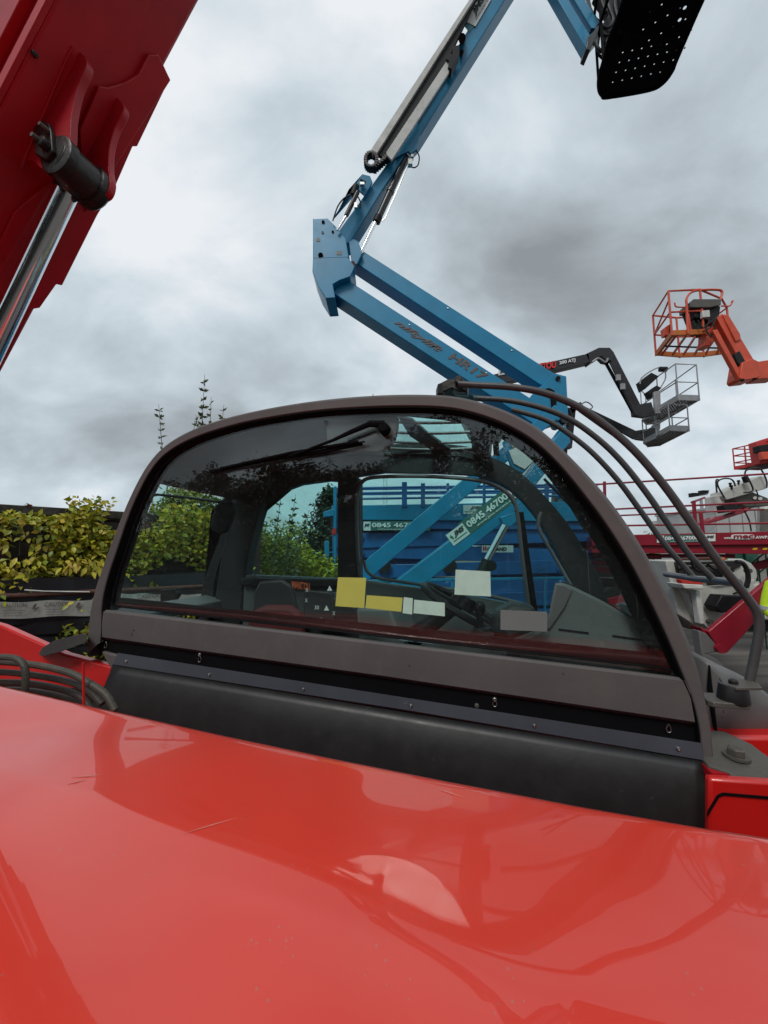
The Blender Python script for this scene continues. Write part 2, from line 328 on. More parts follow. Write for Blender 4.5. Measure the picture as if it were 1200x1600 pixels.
# dust specks, dried water marks and faint swirls on the bonnet paint
t = M['bonnet'].node_tree; b = t.nodes['Principled BSDF']; geo = [n for n in t.nodes if n.type == 'NEW_GEOMETRY'][0]
vo = t.nodes.new('ShaderNodeTexVoronoi'); vo.inputs['Scale'].default_value = 130; t.links.new(geo.outputs['Position'], vo.inputs['Vector'])
gt = t.nodes.new('ShaderNodeMath'); gt.operation = 'LESS_THAN'; gt.inputs[1].default_value = .16; t.links.new(vo.outputs['Distance'], gt.inputs[0])
no = t.nodes.new('ShaderNodeTexNoise'); no.inputs['Scale'].default_value = 14; no.inputs['Detail'].default_value = 5; t.links.new(geo.outputs['Position'], no.inputs['Vector'])
g2 = t.nodes.new('ShaderNodeMath'); g2.operation = 'GREATER_THAN'; g2.inputs[1].default_value = .60; t.links.new(no.outputs[0], g2.inputs[0])
mm = t.nodes.new('ShaderNodeMath'); mm.operation = 'MULTIPLY'; t.links.new(gt.outputs[0], mm.inputs[0]); t.links.new(g2.outputs[0], mm.inputs[1])
m3_ = t.nodes.new('ShaderNodeMath'); m3_.operation = 'MULTIPLY'; m3_.inputs[1].default_value = .45; t.links.new(mm.outputs[0], m3_.inputs[0])
mxn = t.nodes.new('ShaderNodeMix'); mxn.data_type = 'RGBA'; src = b.inputs['Base Color'].links[0].from_socket
t.links.new(m3_.outputs[0], mxn.inputs[0]); t.links.new(src, mxn.inputs[6]); mxn.inputs[7].default_value = (.30, .16, .12, 1); t.links.new(mxn.outputs[2], b.inputs['Base Color'])
mp = t.nodes.new('ShaderNodeMapping'); mp.inputs['Scale'].default_value = (2, 9, 4); mp.inputs['Rotation'].default_value = (0, 0, .6); t.links.new(geo.outputs['Position'], mp.inputs[0])
n9 = t.nodes.new('ShaderNodeTexNoise'); n9.inputs['Scale'].default_value = 3; n9.inputs['Detail'].default_value = 9; n9.inputs['Roughness'].default_value = .7; t.links.new(mp.outputs[0], n9.inputs['Vector'])
mr = t.nodes.new('ShaderNodeMapRange'); mr.inputs['From Min'].default_value = .45; mr.inputs['From Max'].default_value = .75; mr.inputs['To Min'].default_value = .012; mr.inputs['To Max'].default_value = .07
t.links.new(n9.outputs[0], mr.inputs[0]); t.links.new(mr.outputs[0], b.inputs['Coat Roughness'])
M['glass'] = glass('tinted_glass', (.93, 1.0, .99), 1.35)
M['glass2'] = glass('far_glass', (.80, 1.0, .98), .5)

# ================================================================== TELEHANDLER
B0, B1 = 1.045, 1.62
TH = thing('telehandler', (0.1, 1.3, 0), 'red telehandler whose bonnet fills the foreground, with dark grey rounded cab and raised boom', 'telehandler')
def T(name, mb, m, parent=TH, **k): return mb.build(name, m, parent, **k)
def pb(pts, b): return [PB(x, y, b) for x, y in pts]
def prismB(pts, b, d, mb=None): return (mb or MB()).prism(pb(pts, b), V * d)

# --- bonnet: one moulded cover, its far edge traced on the plane b = .62
BE = .62
edge = [ac(x, y, BE) for x, y in ((-500, 985), (-200, 1032), (0, 1067), (140, 1099), (350, 1146), (520, 1181), (700, 1216), (900, 1252), (1105, 1284), (1200, 1297), (1500, 1345), (2000, 1440))]
def edge_c(a):
    for (a0, c0), (a1, c1) in zip(edge, edge[1:]):
        if a <= a1: break
    return c0 + (c1 - c0) * (a - a0) / (a1 - a0)
def bon_c(a, b):
    s = BE - b                                    # distance from the far edge towards the near side
    h = -0.06 * s - 0.15 * s * s
    if s > .75: h -= .55 * (s - .75) ** 2 * 1.6
    h += .016 * math.sin(a * 2.1 + s * 3.2 + .6) * min(1, s * 4) + .006 * math.sin(a * 4.3 - s * 6 + 1.9) * min(1, s * 4)
    # pressed swage line running forward, and a soft crown at the rear
    d = s - (.19 + .10 * math.tanh((a - .42) * 7) * -1 + .04 * a)
    h += .006 * (1 / (1 + math.exp(-d * 32)) - 1) * (1 / (1 + math.exp(-(a - .18) * 9)))
    h += .020 * math.exp(-((a + .55) / .28) ** 2) * min(1, s * 5) + .0022 * math.sin(a * 13 + 3 * math.sin(s * 9)) * min(1, s * 6)
    return edge_c(a) + h
mb = MB(); rows = []
bs = [-1.05 + i * (BE - .012 + 1.05) / 150 for i in range(151)]
As = [-1.9 + i * 3.9 / 260 for i in range(261)]
for b in bs: rows.append([L(a, b, bon_c(a, b)) for a in As])
for db, dc in ((.008, -.002), (.014, -.008), (.017, -.018), (.017, -.07), (.0, -.08), (-.03, -.08)):
    rows.append([L(a, BE - .012 + db, bon_c(a, BE - .012) + dc) for a in As])
mb.loft(rows)
rows2 = [[L(a, -1.05, bon_c(a, -1.05)) for a in As], [L(a, -1.06, bon_c(a, -1.05) - .45) for a in As]]
mb.loft(rows2)
T('bonnet', mb, M['bonnet'], ang=60)
for px, py, l, an in ((135, 1213, .018, .5), (120, 1222, .010, .9), (225, 1383, .006, 1.2), (770, 1385, .005, 0), (330, 1290, .03, .8), (705, 1240, .02, -.2), (945, 1330, .01, .4), (590, 1430, .005, .2), (1080, 1420, .006, .5)):
    d = ray(px, py); t = .45
    for _ in range(400):
        p = CAM + d * t; q = p - CAM
        if q.dot(Wv) < bon_c(q.dot(U), q.dot(V)) + .0006: break
        t += .001
    e = U * math.cos(an) + V * math.sin(an); f_ = U * -math.sin(an) + V * math.cos(an)
    T('scratch', MB().prism([p - e * l + Wv * .0002, p + f_ * .0010 + Wv * .0002, p + e * l + Wv * .0002, p - f_ * .0008 + Wv * .0002], Wv * .0004), M['scratch'])

# --- chassis
mb = MB(); mb.lbox(-2.6, 1.5, .66, 1.6, -1.20, -.95); mb.lbox(-2.2, 1.6, -.95, .55, -1.15, -.75)
T('chassis', mb, M['red'], bev=.01)
# rear plate seen behind the hoses
mb = MB(); mb.prism(pb([(-260, 905), (0, 977), (100, 1022), (168, 1040), (176, 1042), (176, 1130), (0, 1150), (-260, 1150)], 1.062), V * .03)
T('boom_cradle_plate', mb, M['red'], bev=.006)
mb = MB(); mb.prism(pb([(-120, 1050), (250, 1090), (250, 1250), (-120, 1250)], 1.058), V * .004)
T('cradle_dark_sheet', mb, M['iron'])  # thin upright dark sheet in front of the plate's lower part
for i, pts in enumerate((
    [(-60, 1035), (0, 1034), (60, 1040), (110, 1052), (140, 1068), (165, 1085), (180, 1110)],
    [(-60, 1052), (0, 1050), (60, 1056), (110, 1066), (140, 1080), (160, 1100)],
    [(-60, 1067), (0, 1066), (50, 1068), (100, 1078), (130, 1092), (145, 1115)],
    [(-60, 1082), (20, 1078), (80, 1085), (130, 1100), (150, 1120)])):
    T('hose', MB().tube(smooth([PB(x, y, .80 + .03 * i) for x, y in pts], 36), .0088, 10), M['hose'])
T('hose', MB().tube(smooth([PB(x, y, .74) for x, y in ((-40, 1032), (-5, 1027), (25, 1029), (38, 1042), (40, 1062), (38, 1090))], 30), .0078, 10), M['hose'])
T('peg', MB().cyl(PB(130, 1035, .78), PB(131, 1110, .78), .003, 8), M['red'])

# --- boom
BA, BB = .70, 1.0
pa, pb_ = PB(85, 0, BA) - CAM, PB(0, 165, BA) - CAM
DA, DC = (pa.dot(U) - pb_.dot(U)), (pa.dot(Wv) - pb_.dot(Wv)); dl = math.hypot(DA, DC); DA /= dl; DC /= dl     # boom direction in (a,c)
NA, NC = DC, -DA                                   # towards the underside (forward and down)
o_near = (pa.dot(U), pa.dot(Wv))
f1 = PB(310, 0, BB) - CAM
def Bm(s, b, n):                                   # s along the boom, b across, n out of the underside
    return L(o_near[0] + DA * s + NA * n, b, o_near[1] + DC * s + NC * n)
nf = (f1.dot(U) - o_near[0]) * NA + (f1.dot(Wv) - o_near[1]) * NC
DV = U * DA + Wv * DC; NV = U * NA + Wv * NC
boom = MB()
c0 = Bm(0, (BA + BB) / 2, nf * .5 - .20)
boom.box(Bm(-.2, (BA + BB) / 2, -.19), DV * 2.9, V * ((BB - BA) / 2), NV * .19)
boomo = T('boom', boom, M['boomshade'], bev=.012)
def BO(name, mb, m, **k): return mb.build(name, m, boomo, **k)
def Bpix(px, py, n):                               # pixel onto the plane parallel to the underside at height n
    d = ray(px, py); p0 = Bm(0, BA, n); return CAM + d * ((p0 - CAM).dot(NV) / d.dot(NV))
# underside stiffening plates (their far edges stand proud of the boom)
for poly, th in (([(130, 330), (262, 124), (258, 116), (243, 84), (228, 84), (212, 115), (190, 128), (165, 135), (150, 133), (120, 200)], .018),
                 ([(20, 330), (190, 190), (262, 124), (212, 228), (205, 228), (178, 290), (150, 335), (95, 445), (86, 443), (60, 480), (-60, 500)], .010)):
    BO('stiffening_plate', MB().prism([Bpix(x, y, .001) for x, y in poly], NV * th), M['boomshade'], bev=.003)
# near side flange, weld seams and slide pad strip
BO('side_rail', MB().box(Bm(-.2, BA - .012, -.11), DV * 2.9, V * .014, NV * .022), M['boomshade'], bev=.003)
BO('side_rail', MB().box(Bm(-.2, BA - .006, -.02), DV * 2.9, V * .008, NV * .018), M['boomshade'], bev=.003)
BO('grease_nipple', MB().box(Bm(-.16, BA + .012, .004), DV * .006, V * .008, NV * .006), M['iron'], bev=.002)
# lugs
def smooth2(p): return [(q.x, q.y) for q in smooth([Vector((x, y, 0)) for x, y in p], len(p) * 4, closed=True)]
def lug(b, poly, th=.022):
    pts = [PB(x, y, b) for x, y in poly]
    return BO('lug', MB().prism(pts, V * th), M['boomshade'], bev=.004)
lug(.795, smooth2([(15, 254), (28, 246), (40, 222), (58, 184), (84, 132), (98, 98), (110, 72), (124, 80), (136, 100), (121, 138), (112, 178), (110, 212), (106, 238), (90, 254), (68, 264), (52, 252), (36, 250)]))
lug(.915, smooth2([(135, 235), (150, 190), (165, 158), (172, 143), (184, 152), (194, 170), (180, 200), (171, 232), (170, 262), (173, 285), (166, 304), (150, 306), (140, 275)]))
# ram
pin0 = PB(68, 228, .80)
eye = MB().cyl(PB(84, 240, .80), PB(90, 243, .80) + V * .120, .062, 32)
BO('ram_eye', eye, M['iron'], bev=.004)
cE = PB(90, 243, .80)
for b_, pl in ((.793, [(30, 262), (60, 190), (98, 100), (112, 72), (137, 100), (122, 140), (113, 180), (107, 238)]), (.933, [(137, 236), (152, 190), (172, 143), (194, 170), (181, 200), (172, 232)])):
    BO('weld_bead', MB().tube(smooth([Bpix(x, y, .002) for x, y in [(p[0] + 2, p[1] + 2) for p in pl[:4]]], 40), .004, 6, rs=None), M['boomshade'])
BO('ram_collar', MB().lathe(cE + V * .095, V, [(0, .062), (.004, .069), (.012, .071), (.034, .071), (.042, .062)], 28), M['iron'])
BO('ram_collar', MB().lathe(cE + V * -.008, V, [(0, .056), (.003, .064), (.028, .065), (.032, .058)], 28), M['iron'])
BO('grease_block', MB().lathe(PB(62, 218, .76), V, [(0, .014), (.003, .017), (.05, .018), (.06, .028)], 20), M['iron'])
BO('hex_bolt', MB().lathe(PB(49, 209, .745), V, [(0, .0075), (.012, .009), (.02, .009), (.03, .010)], 6), M['plate'])
BO('hex_bolt', MB().lathe(PB(61, 192, .755), V, [(0, .006), (.010, .008), (.02, .009), (.03, .010)], 6), M['plate'])
BO('keeper_plate', MB().prism(pb([(52, 200), (62, 188), (76, 192), (80, 205), (82, 235), (70, 248), (54, 240)], .78), V * .014), M['iron'], bev=.003)
rt, rb = PB(104, 300, .88), PB(-12, 545, .88)
rdir = (rb - rt).normalized()
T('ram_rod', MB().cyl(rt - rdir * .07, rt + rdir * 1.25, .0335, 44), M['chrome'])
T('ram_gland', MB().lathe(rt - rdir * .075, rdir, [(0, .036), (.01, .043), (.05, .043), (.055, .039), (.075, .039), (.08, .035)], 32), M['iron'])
T('ram_barrel', MB().cyl(rt + rdir * 1.2, rt + rdir * 1.9, .052, 24), M['boomshade'], bev=.004)

# --- cab side frame: the arch
outer_px = [(113, 1240), (122, 1120), (128, 1030), (131, 985), (138, 940), (152, 895), (170, 848), (195, 785), (222, 732), (250, 697), (290, 671), (340, 652), (400, 637), (460, 626), (520, 618), (580, 613), (640, 611), (700, 613), (740, 620), (790, 636), (840, 662), (880, 696), (920, 736), (960, 782), (1000, 839), (1035, 899), (1065, 959), (1090, 1020), (1106, 1080), (1116, 1130), (1122, 1186)]
inner_px = [(176, 1200), (160, 1090), (160, 1000), (162, 946), (170, 905), (184, 862), (205, 800), (230, 747), (252, 717), (280, 697), (320, 680), (380, 663), (440, 652), (500, 644), (560, 640), (620, 638), (680, 639), (720, 644), (760, 655), (800, 672), (836, 695), (872, 729), (910, 776), (945, 824), (980, 880), (1010, 938), (1038, 998), (1060, 1050), (1078, 1092), (1090, 1140), (1094, 1186)]
NP = 170
oc = resample(smooth([Vector((*ac(x, y, B0), 0)) for x, y in outer_px[2:]], 300), NP)
ic = resample(smooth([Vector((*ac(x, y, B0), 0)) for x, y in inner_px[2:]], 300), NP)
def arch_rows(oc, ic, prof):
    rows = []
    for t, b in prof: rows.append([L(*(lambda q: (q.x, b, q.y))(lerp(o, i, t))) for o, i in zip(oc, ic)])
    return rows
cabf = MB().loft(arch_rows(oc, ic, [(.0, B0 + .07), (-.01, B0 + .05), (.0, B0 + .034), (.04, B0 + .022), (.12, B0 + .011), (.22, B0 + .003), (.32, B0), (.80, B0), (.85, B0 + .002), (.88, B0 + .008), (.97, B0 + .012), (1.0, B0 + .022), (1.0, B0 + .034), (.8, B0 + .07)]), closed=True)
cab = T('cab_frame', cabf, M['cab'], ang=28)
gk = MB().loft(arch_rows(oc, ic, [(.90, B0 + .006), (.90, B0 + .001), (.94, B0 + .001), (.99, B0 + .006), (1.03, B0 + .022)])).build('gasket', M['frit'], cab)
def CB(name, mb, m, parent=None, **k): return mb.build(name, m, parent or cab, **k)
# lower rail, foot of the front post
CB('side_rail', MB().loft([[PB(x, y, b) for x, y in line] for line, b in (
    (((150, 949), (600, 1002), (1072, 1058)), B0 + .05), (((150, 951), (600, 1004), (1074, 1060)), B0 + .010), (((150, 955), (600, 1008), (1076, 1065)), B0 + .003),
    (((150, 975), (600, 1031), (1080, 1096)), B0 + .001), (((150, 994), (600, 1056), (1086, 1128)), B0 + .002), (((150, 998), (600, 1060), (1088, 1133)), B0 + .012), (((150, 998), (600, 1060), (1088, 1133)), B0 + .05))]), M['cab'], ang=30)
prism = prismB([(158, 1018), (190, 1026), (186, 1042), (178, 1052), (166, 1034)], B0 + .004, .02)
CB('corner_gusset', prism, M['cab'], bev=.004)
CB('recess_strip', prismB([(150, 990), (1091, 1122), (1092, 1165), (1088, 1178), (186, 1040), (164, 1022), (150, 1010)], B0 + .016, .02), M['frit'], bev=.002)
for x, y in ((165, 1009), (312, 1031), (773, 1100), (1045, 1140)):
    k = x > 500; r = .0062 if k else .0068
    c = PB(x, y, B0 + .012); pts = []
    for i in range(24):
        th = 2 * math.pi * i / 24; rr = r * (1 + (.9 * max(0, math.sin(th)) ** 6))
        pts.append(c + U * math.cos(th) * r * .8 + Wv * math.sin(th) * rr)
    CB('keyhole_grommet', MB().tube(pts, .0012, 8, closed=True), M['steel'])
for x, y in ((745, 1103), (312, 1023), (773, 1093)):
    c = PB(x, y, B0 + .012)
    CB('bolt_head', MB().lathe(c, -V, [(-.004, .0058), (0, .0058), (.002, .005), (.003, .003), (.0015, .0028), (.0015, .0)], 16), M['plate'] if x == 745 else M['steel'])
# rubber flap and its clamping strip
strip = CB('clamp_strip', MB().loft([[PB(x, y, b) for x, y in line] for line, b in (
    (((184, 1020), (640, 1091), (1096, 1161)), B0 + .01), (((184, 1020), (640, 1091), (1096, 1161)), B0 - .002), (((176, 1038), (640, 1110), (1100, 1188)), B0 - .007), (((176, 1040), (640, 1112), (1100, 1190)), B0 + .0))]), M['strip'], ang=20)
for x, y in ((197, 1033), (327, 1054), (474, 1077), (642, 1103), (835, 1134), (1060, 1170)):
    c = PB(x, y, B0 - .0065)
    CB('rivet', MB().lathe(c, -V, [(-.002, .0048), (.0, .0048), (.0018, .0040), (.0026, .0022), (.001, .002), (.001, 0)], 16), M['steel'], strip)
fl = []
for line, b in (([(176, 1038), (1099, 1189)], B0 - .004), ([(171, 1052), (1100, 1206)], B0 - .016), ([(160, 1078), (1102, 1240)], B0 - .030), ([(143, 1101), (1104, 1285)], B0 - .040), ([(128, 1125), (1106, 1330)], B0 - .046), ([(120, 1160), (1108, 1370)], B0 - .05)):
    (x0, y0), (x1, y1) = line
    fl.append([PB(x0 + (x1 - x0) * i / 60, y0 + (y1 - y0) * i / 60, b + .0022 * math.sin(i * .43 + b * 9) * (B0 - b) * 12) for i in range(61)])
flap = MB().loft(fl)
fo = CB('rubber_flap', flap, M['rubber'], ang=80); md = fo.modifiers.new('thick', 'SOLIDIFY'); md.thickness = .005

# side pane with its black border
inn = [q for q in ic]; i0 = min(range(NP // 3), key=lambda i: (inn[i] - Vector((*ac(162, 950, B0), 0))).length); i1 = min(range(NP // 2, NP), key=lambda i: (inn[i] - Vector((*ac(1060, 1052, B0), 0))).length)
gl = inn[i0:i1 + 1]; gb = B0 + .024
pane = MB().prism([L(q.x, gb, q.y) for q in gl], V * .006)
po = CB('side_window', pane, M['glass'], ang=20)
# border ring (black print and rubber), wider at both lower corners
cen = Vector((*ac(640, 900, B0), 0)); frt = []
bot = [Vector((*ac(x, y, B0), 0)) for x, y in [(1060 - 898 * i / 40, 1052 - 103 * i / 40) for i in range(1, 40)]]
ring = gl + bot
def inset(q, k):
    # k along the ring decides the width
    return None
rin = []
for j, q in enumerate(ring):
    a_, b_ = ring[j - 1], ring[(j + 1) % len(ring)]; t = (b_ - a_).normalized(); nrm = Vector((t.y, -t.x, 0))
    if nrm.dot(cen - q) < 0: nrm = -nrm
    u = j / len(gl)
    if j < len(gl): wd = .012 + .015 * math.exp(-(u / .12) ** 2) + .026 * max(0, (u - .58) / .42) ** .6 * (1 if u > .58 else 0)
    else: wd = .032
    rin.append(q + nrm * wd)
fb = gb + .008
rowsf = [[L(q.x, fb, q.y) for q in ring + ring[:1]], [L(q.x, fb, q.y) for q in rin + rin[:1]], [L(q.x, fb + .004, q.y) for q in rin + rin[:1]]]
mbf = MB().loft(rowsf); mbf.build('pane_border', M['frit'], po)
# seal bead round the glass
T('rubber_seal', MB().tube([L(q.x, B0 + .022, q.y) for q in [lerp(r_, s_, .07) for r_, s_ in zip(ring, rin)]], .0022, 8, closed=True), M['frit'], parent=cab)
# stickers on the glass seen from their backs
for pts, m in (([(528, 902), (572, 903), (569, 950), (524, 947)], 'stickyel'), ([(573, 930), (629, 934), (627, 956), (571, 950)], 'stickyel'),
               ([(631, 933), (645, 935), (644, 960), (629, 958)], 'stickpale'), ([(647, 937), (695, 942), (695, 963), (646, 958)], 'stickpale'),
               ([(712, 890), (766, 893), (767, 932), (710, 929)], 'stickpale'), ([(782, 953), (855, 956), (855, 987), (782, 984)], 'stickgrey')):
    MB().prism([PB(x, y, gb - .0015) for x, y in pts], V * .001).build('sticker', M[m], po)
mb = MB()
for k in range(3): mb.prism([PB(766 + x, 932 + y, gb - .0012) for x, y in ((0, -3), (6, -3), (6, 0), (0, 0))], V * .0008)
lettering('MANITOU', PB(1012, 1008, gb - .001), PB(1034, 1010, gb - .001), PB(1012, 1014, gb - .001), M['frit'], po, bold=.02)
for k in range(4): lettering('E2 43R 001582', PB(1016, 1016 + k * 4, gb - .001), PB(1032 - k, 1018 + k * 4, gb - .001), PB(1016, 1018 + k * 4, gb - .001), M['frit'], po)

# roof shell with its guard opening, following the arch back to the far side
prof = [q for q in oc]
def roofz(q, d): return q.y - d
k0 = min(range(NP), key=lambda i: (Vector((prof[i].x, prof[i].y, 0)) - Vector((*ac(216, 742, B0), 0))).length)
k1 = min(range(NP), key=lambda i: (prof[i] - Vector((*ac(775, 631, B0), 0))).length)
ctop = max(q.y for q in prof)
ho = [PC(x, y, ctop - .03) - CAM for x, y in ((603, 652), (742, 655), (742, 716), (596, 716))]
ha0, ha1 = min(p.dot(U) for p in ho) + .005, max(p.dot(U) for p in ho); hb0, hb1 = B0 + .045, max(p.dot(V) for p in ho)
mb = MB(); inr = MB()
for i in range(k0, k1):
    p, q = prof[i], prof[i + 1]
    segs = [(B0 + .03, B1 + .02)]
    if ha0 < (p.x + q.x) / 2 < ha1: segs = [(B0 + .03, hb0), (hb1, B1 + .02)]
    for b0, b1 in segs:
        n = Vector((q.y - p.y, -(q.x - p.x), 0)).normalized() * .03
        vs = [L(p.x, b0, p.y), L(q.x, b0, q.y), L(q.x, b1, q.y), L(p.x, b1, p.y)]
        vs += [L(p.x + n.x, b0, p.y + n.y), L(q.x + n.x, b0, q.y + n.y), L(q.x + n.x, b1, q.y + n.y), L(p.x + n.x, b1, p.y + n.y)]
        mb.add(vs, [(0, 1, 2, 3), (7, 6, 5, 4), (0, 4, 5, 1), (1, 5, 6, 2), (2, 6, 7, 3), (3, 7, 4, 0)])
roof = CB('roof', mb, M['cab'])
def RB(name, mb, m, **k): return mb.build(name, m, roof, **k)
cz = ctop - .028
for y0, y1 in ((656, 660), (672, 677), (687, 692), (698, 702), (706, 711)):   # bars across the opening
    pts = [PC(596 + (745 - 596) * i / 14, y0 + (y1 - y0) * .5 + 2.5 * math.sin(i / 14 * 3.1), cz) for i in range(15)]
    RB('roof_bar', MB().tube(pts, .006, 8), M['tubegrey'])
RB('roof_bar', MB().prism([PC(x, y, cz - .004) for x, y in ((622, 653), (645, 658), (668, 678), (708, 706), (735, 722), (700, 722), (668, 700), (640, 682))], Wv * .012), M['tubegrey'], bev=.003)
RB('roof_glass', MB().prism([L(ha0 - .01, hb0 - .01, ctop - .004), L(ha1 + .01, hb0 - .01, ctop - .012), L(ha1 + .01, hb1 + .01, ctop - .012), L(ha0 - .01, hb1 + .01, ctop - .004)], Wv * .004), M['glass2'])
RB('headlining', MB().prism([PC(x, y, ctop - .045) for x, y in ((506, 655), (622, 654), (620, 680), (606, 700), (585, 708), (512, 704))], Wv * .012), M['interior'], bev=.006)
RB('roof_lamp', MB().prism([PC(x, y, ctop - .05) for x, y in ((742, 660), (762, 662), (758, 706), (744, 704))], Wv * .018), M['trim'], bev=.006)

# far arch, pillars, door and far windows
CB('far_frame', MB().loft(arch_rows(oc[:k1], [lerp(o, i, .9) for o, i in zip(oc, ic)][:k1], [(0, B1 - .02), (1, B1 - .02), (1, B1 + .05), (0, B1 + .05)]), closed=True), M['interior'])
up_a = [q for q in oc if ac(330, 800, B1)[0] < q.x < ac(905, 800, B1)[0]]
hdr = [L(q.x, B1 - .005, q.y - .01) for q in up_a] + [PB(x, y, B1 - .005) for x, y in ((893, 862), (868, 820), (838, 783), (800, 758), (770, 748), (740, 742), (680, 739), (600, 738), (560, 744), (528, 752), (514, 751), (470, 757), (432, 771), (416, 785), (400, 797), (372, 800), (345, 782), (330, 800))]
CB('far_header', MB().prism(hdr, V * .03), M['interior'])
CB('far_pillar', prismB([(376, 690), (432, 690), (418, 760), (402, 810), (388, 860), (379, 920), (376, 990), (332, 990), (336, 930), (345, 870), (360, 800)], B1 - .03, .07), M['interior'], bev=.008)
CB('far_pillar', prismB([(527, 748), (561, 746), (561, 1000), (527, 1000)], B1 - .012, .06), M['interior'], bev=.006)
door = T('door', prismB([(380, 898), (528, 904), (576, 908), (600, 912), (700, 925), (832, 950), (835, 1060), (376, 1040)], B1 - .02, .05), M['trim'], parent=cab, bev=.008)
CB('door_sill', prismB([(376, 903), (527, 905), (527, 918), (376, 915)], B1 - .05, .04), M['interior'], bev=.006)
dr = smooth([PB(x, y, B1 - .03) for x, y in ((563, 900), (559, 860), (557, 800), (559, 770), (566, 753), (584, 746), (640, 744), (700, 746), (748, 751), (782, 763), (802, 782), (809, 806), (814, 850), (820, 900), (826, 945))], 80)
MB().tube(dr, .0085, 10).build('door_frame', M['tubegrey'], door)
MB().tube(smooth([PB(x, y, B1 - .028) for x, y in ((568, 875), (574, 893), (590, 903), (620, 908), (680, 917), (760, 930), (826, 946))], 40), .007, 10).build('door_frame', M['trim'], door)
MB().prism([PB(x, y, B1) for x, y in ((563, 748), (700, 744), (770, 752), (806, 790), (828, 948), (700, 930), (580, 910), (566, 880))], V * .004).build('door_glass', M['glass2'], door)
MB().prism([PB(x, y, B1 - .035) for x, y in ((808, 800), (818, 800), (840, 955), (826, 955))], V * .012).build('door_edge', M['frit'], door)
CB('rear_quarter_glass', prismB([(378, 905), (385, 880), (402, 800), (430, 765), (527, 748), (527, 905)], B1, .004), M['glass2'])
CB('front_quarter_glass', prismB([(815, 775), (850, 800), (880, 850), (905, 905), (920, 940), (840, 955), (825, 900)], B1, .004), M['glass2'])
# A pillar on the far side, heavy and curved
ap_o = smooth([PB(x, y, B1 - .03) for x, y in ((752, 715), (790, 733), (830, 758), (866, 793), (900, 838), (930, 888), (946, 925), (956, 960))], 30)
ap_i = smooth([PB(x, y, B1 - .03) for x, y in ((748, 744), (778, 752), (808, 772), (838, 806), (862, 845), (884, 890), (898, 925), (906, 960))], 30)
CB('far_pillar', MB().loft([ap_o, ap_i, [p + V * .07 for p in ap_i], [p + V * .07 for p in ap_o]], closed=False).loft([[p + V * .07 for p in ap_o], ap_o]), M['interior'])
CB('grab_rail', MB().tube(smooth([PB(x, y, B1 - .07) for x, y in ((846, 800), (842, 812), (842, 826), (852, 846), (872, 880), (892, 915), (900, 930))], 40), .0065, 10), M['tubegrey'])
# windscreen between the two arches, and the rear window
k2 = min(range(NP), key=lambda i: (oc[i] - Vector((*ac(1112, 1110, B0), 0))).length)
ws = MB().loft([[L(q.x - .012, b, q.y - .012) for q in oc[k1 + 2:k2]] for b in (B0 + .09, B1 + .0)])
wso = CB('windscreen', ws, M['glass2'])
k3 = min(range(NP // 2), key=lambda i: (oc[i] - Vector((*ac(138, 940, B0), 0))).length)
CB('rear_window', MB().loft([[L(q.x + .02, b, q.y) for q in oc[k3:k0]] for b in (B0 + .09, B1)]), M['glass2'])
#CB('rear_panel', MB().prism([L(oc[k0].x - .01, B0 + .09, oc[k0].y), L(oc[k0].x - .01, B1, oc[k0].y), L(oc[k0 - 3].x, B1, oc[k0 - 3].y - .03), L(oc[k0 - 2].x, B0 + .4, oc[k0 - 2].y), L(oc[k0 - 2].x, B0 + .09, oc[k0 - 2].y)], U * .02), M['interior'])
q0 = oc[k3]
CB('rear_sill', MB().prism([L(q0.x + .02, B0 + .05, q0.y - .03), L(q0.x + .12, B0 + .05, q0.y - .05), L(q0.x + .12, B1, q0.y - .05), L(q0.x + .02, B1, q0.y - .03)], Wv * -.03), M['trim'], bev=.006)
CB('rear_wiper', MB().tube(smooth([PB(x, y, 1.22) for x, y in ((222, 795), (220, 815), (208, 845), (199, 868))], 12), .0055, 8).tube([PB(213, 793, 1.22), PB(224, 797, 1.22)], .009, 8), M['black'])
CB('rear_wiper_blade', MB().tube([PB(198, 866, 1.22), PB(188, 878, 1.22)], .003, 6), M['black'])
CB('mirror_stay', MB().tube([PB(236, 772, 1.45), PB(290, 777, 1.45), PB(348, 785, 1.45)], .006, 8), M['black'])
CB('mirror', prismB([(336, 789), (345, 784), (362, 784), (364, 800), (352, 830), (342, 834), (330, 829), (328, 822)], 1.42, .03), M['black'], bev=.006)
CB('rear_lamp', prismB([(250, 922), (274, 919), (277, 930), (268, 943), (250, 945)], 1.5, .03), M['black'], bev=.004)

# cab interior
CB('cab_floor', MB().lbox(oc[k3].x + .03, oc[k2].x - .15, B0 + .06, B1 - .02, oc[k2].y - .15, oc[k2].y - .12), M['interior'])
seat = T('seat', MB().loft([[PB(x + dx_ * s_, y, b) for x, y in ((378, 1010), (382, 950), (388, 915), (400, 897), (424, 888), (446, 889), (466, 900), (482, 925), (500, 965), (512, 1010))] for b, s_, dx_ in ((1.22, 0, 0), (1.24, 0, 0), (1.40, 0, 0), (1.42, 0, 0))], closed=True), M['seat'], parent=cab, bev=.02)
MB().prism([PB(x, y, 1.213) for x, y in ((390, 1000), (396, 925), (404, 908), (440, 905), (456, 915), (466, 960), (470, 1000))], V * .02).build('seat_bolster', M['interior'], seat, bev=.01)
MB().prism([PB(x, y, 1.195) for x, y in ((378, 1020), (388, 958), (412, 946), (452, 946), (470, 960), (478, 1020))], V * .035).build('seat_cushion', M['seatred'], seat, bev=.015)
lettering('MANITOU', PB(456, 907, 1.20), PB(484, 911, 1.20), PB(457, 919, 1.20), M['orangetext'], seat, bold=.03)
CB('side_console', prismB([(478, 930), (526, 932), (560, 950), (575, 1040), (470, 1030)], 1.25, .15), M['interior'], bev=.01)
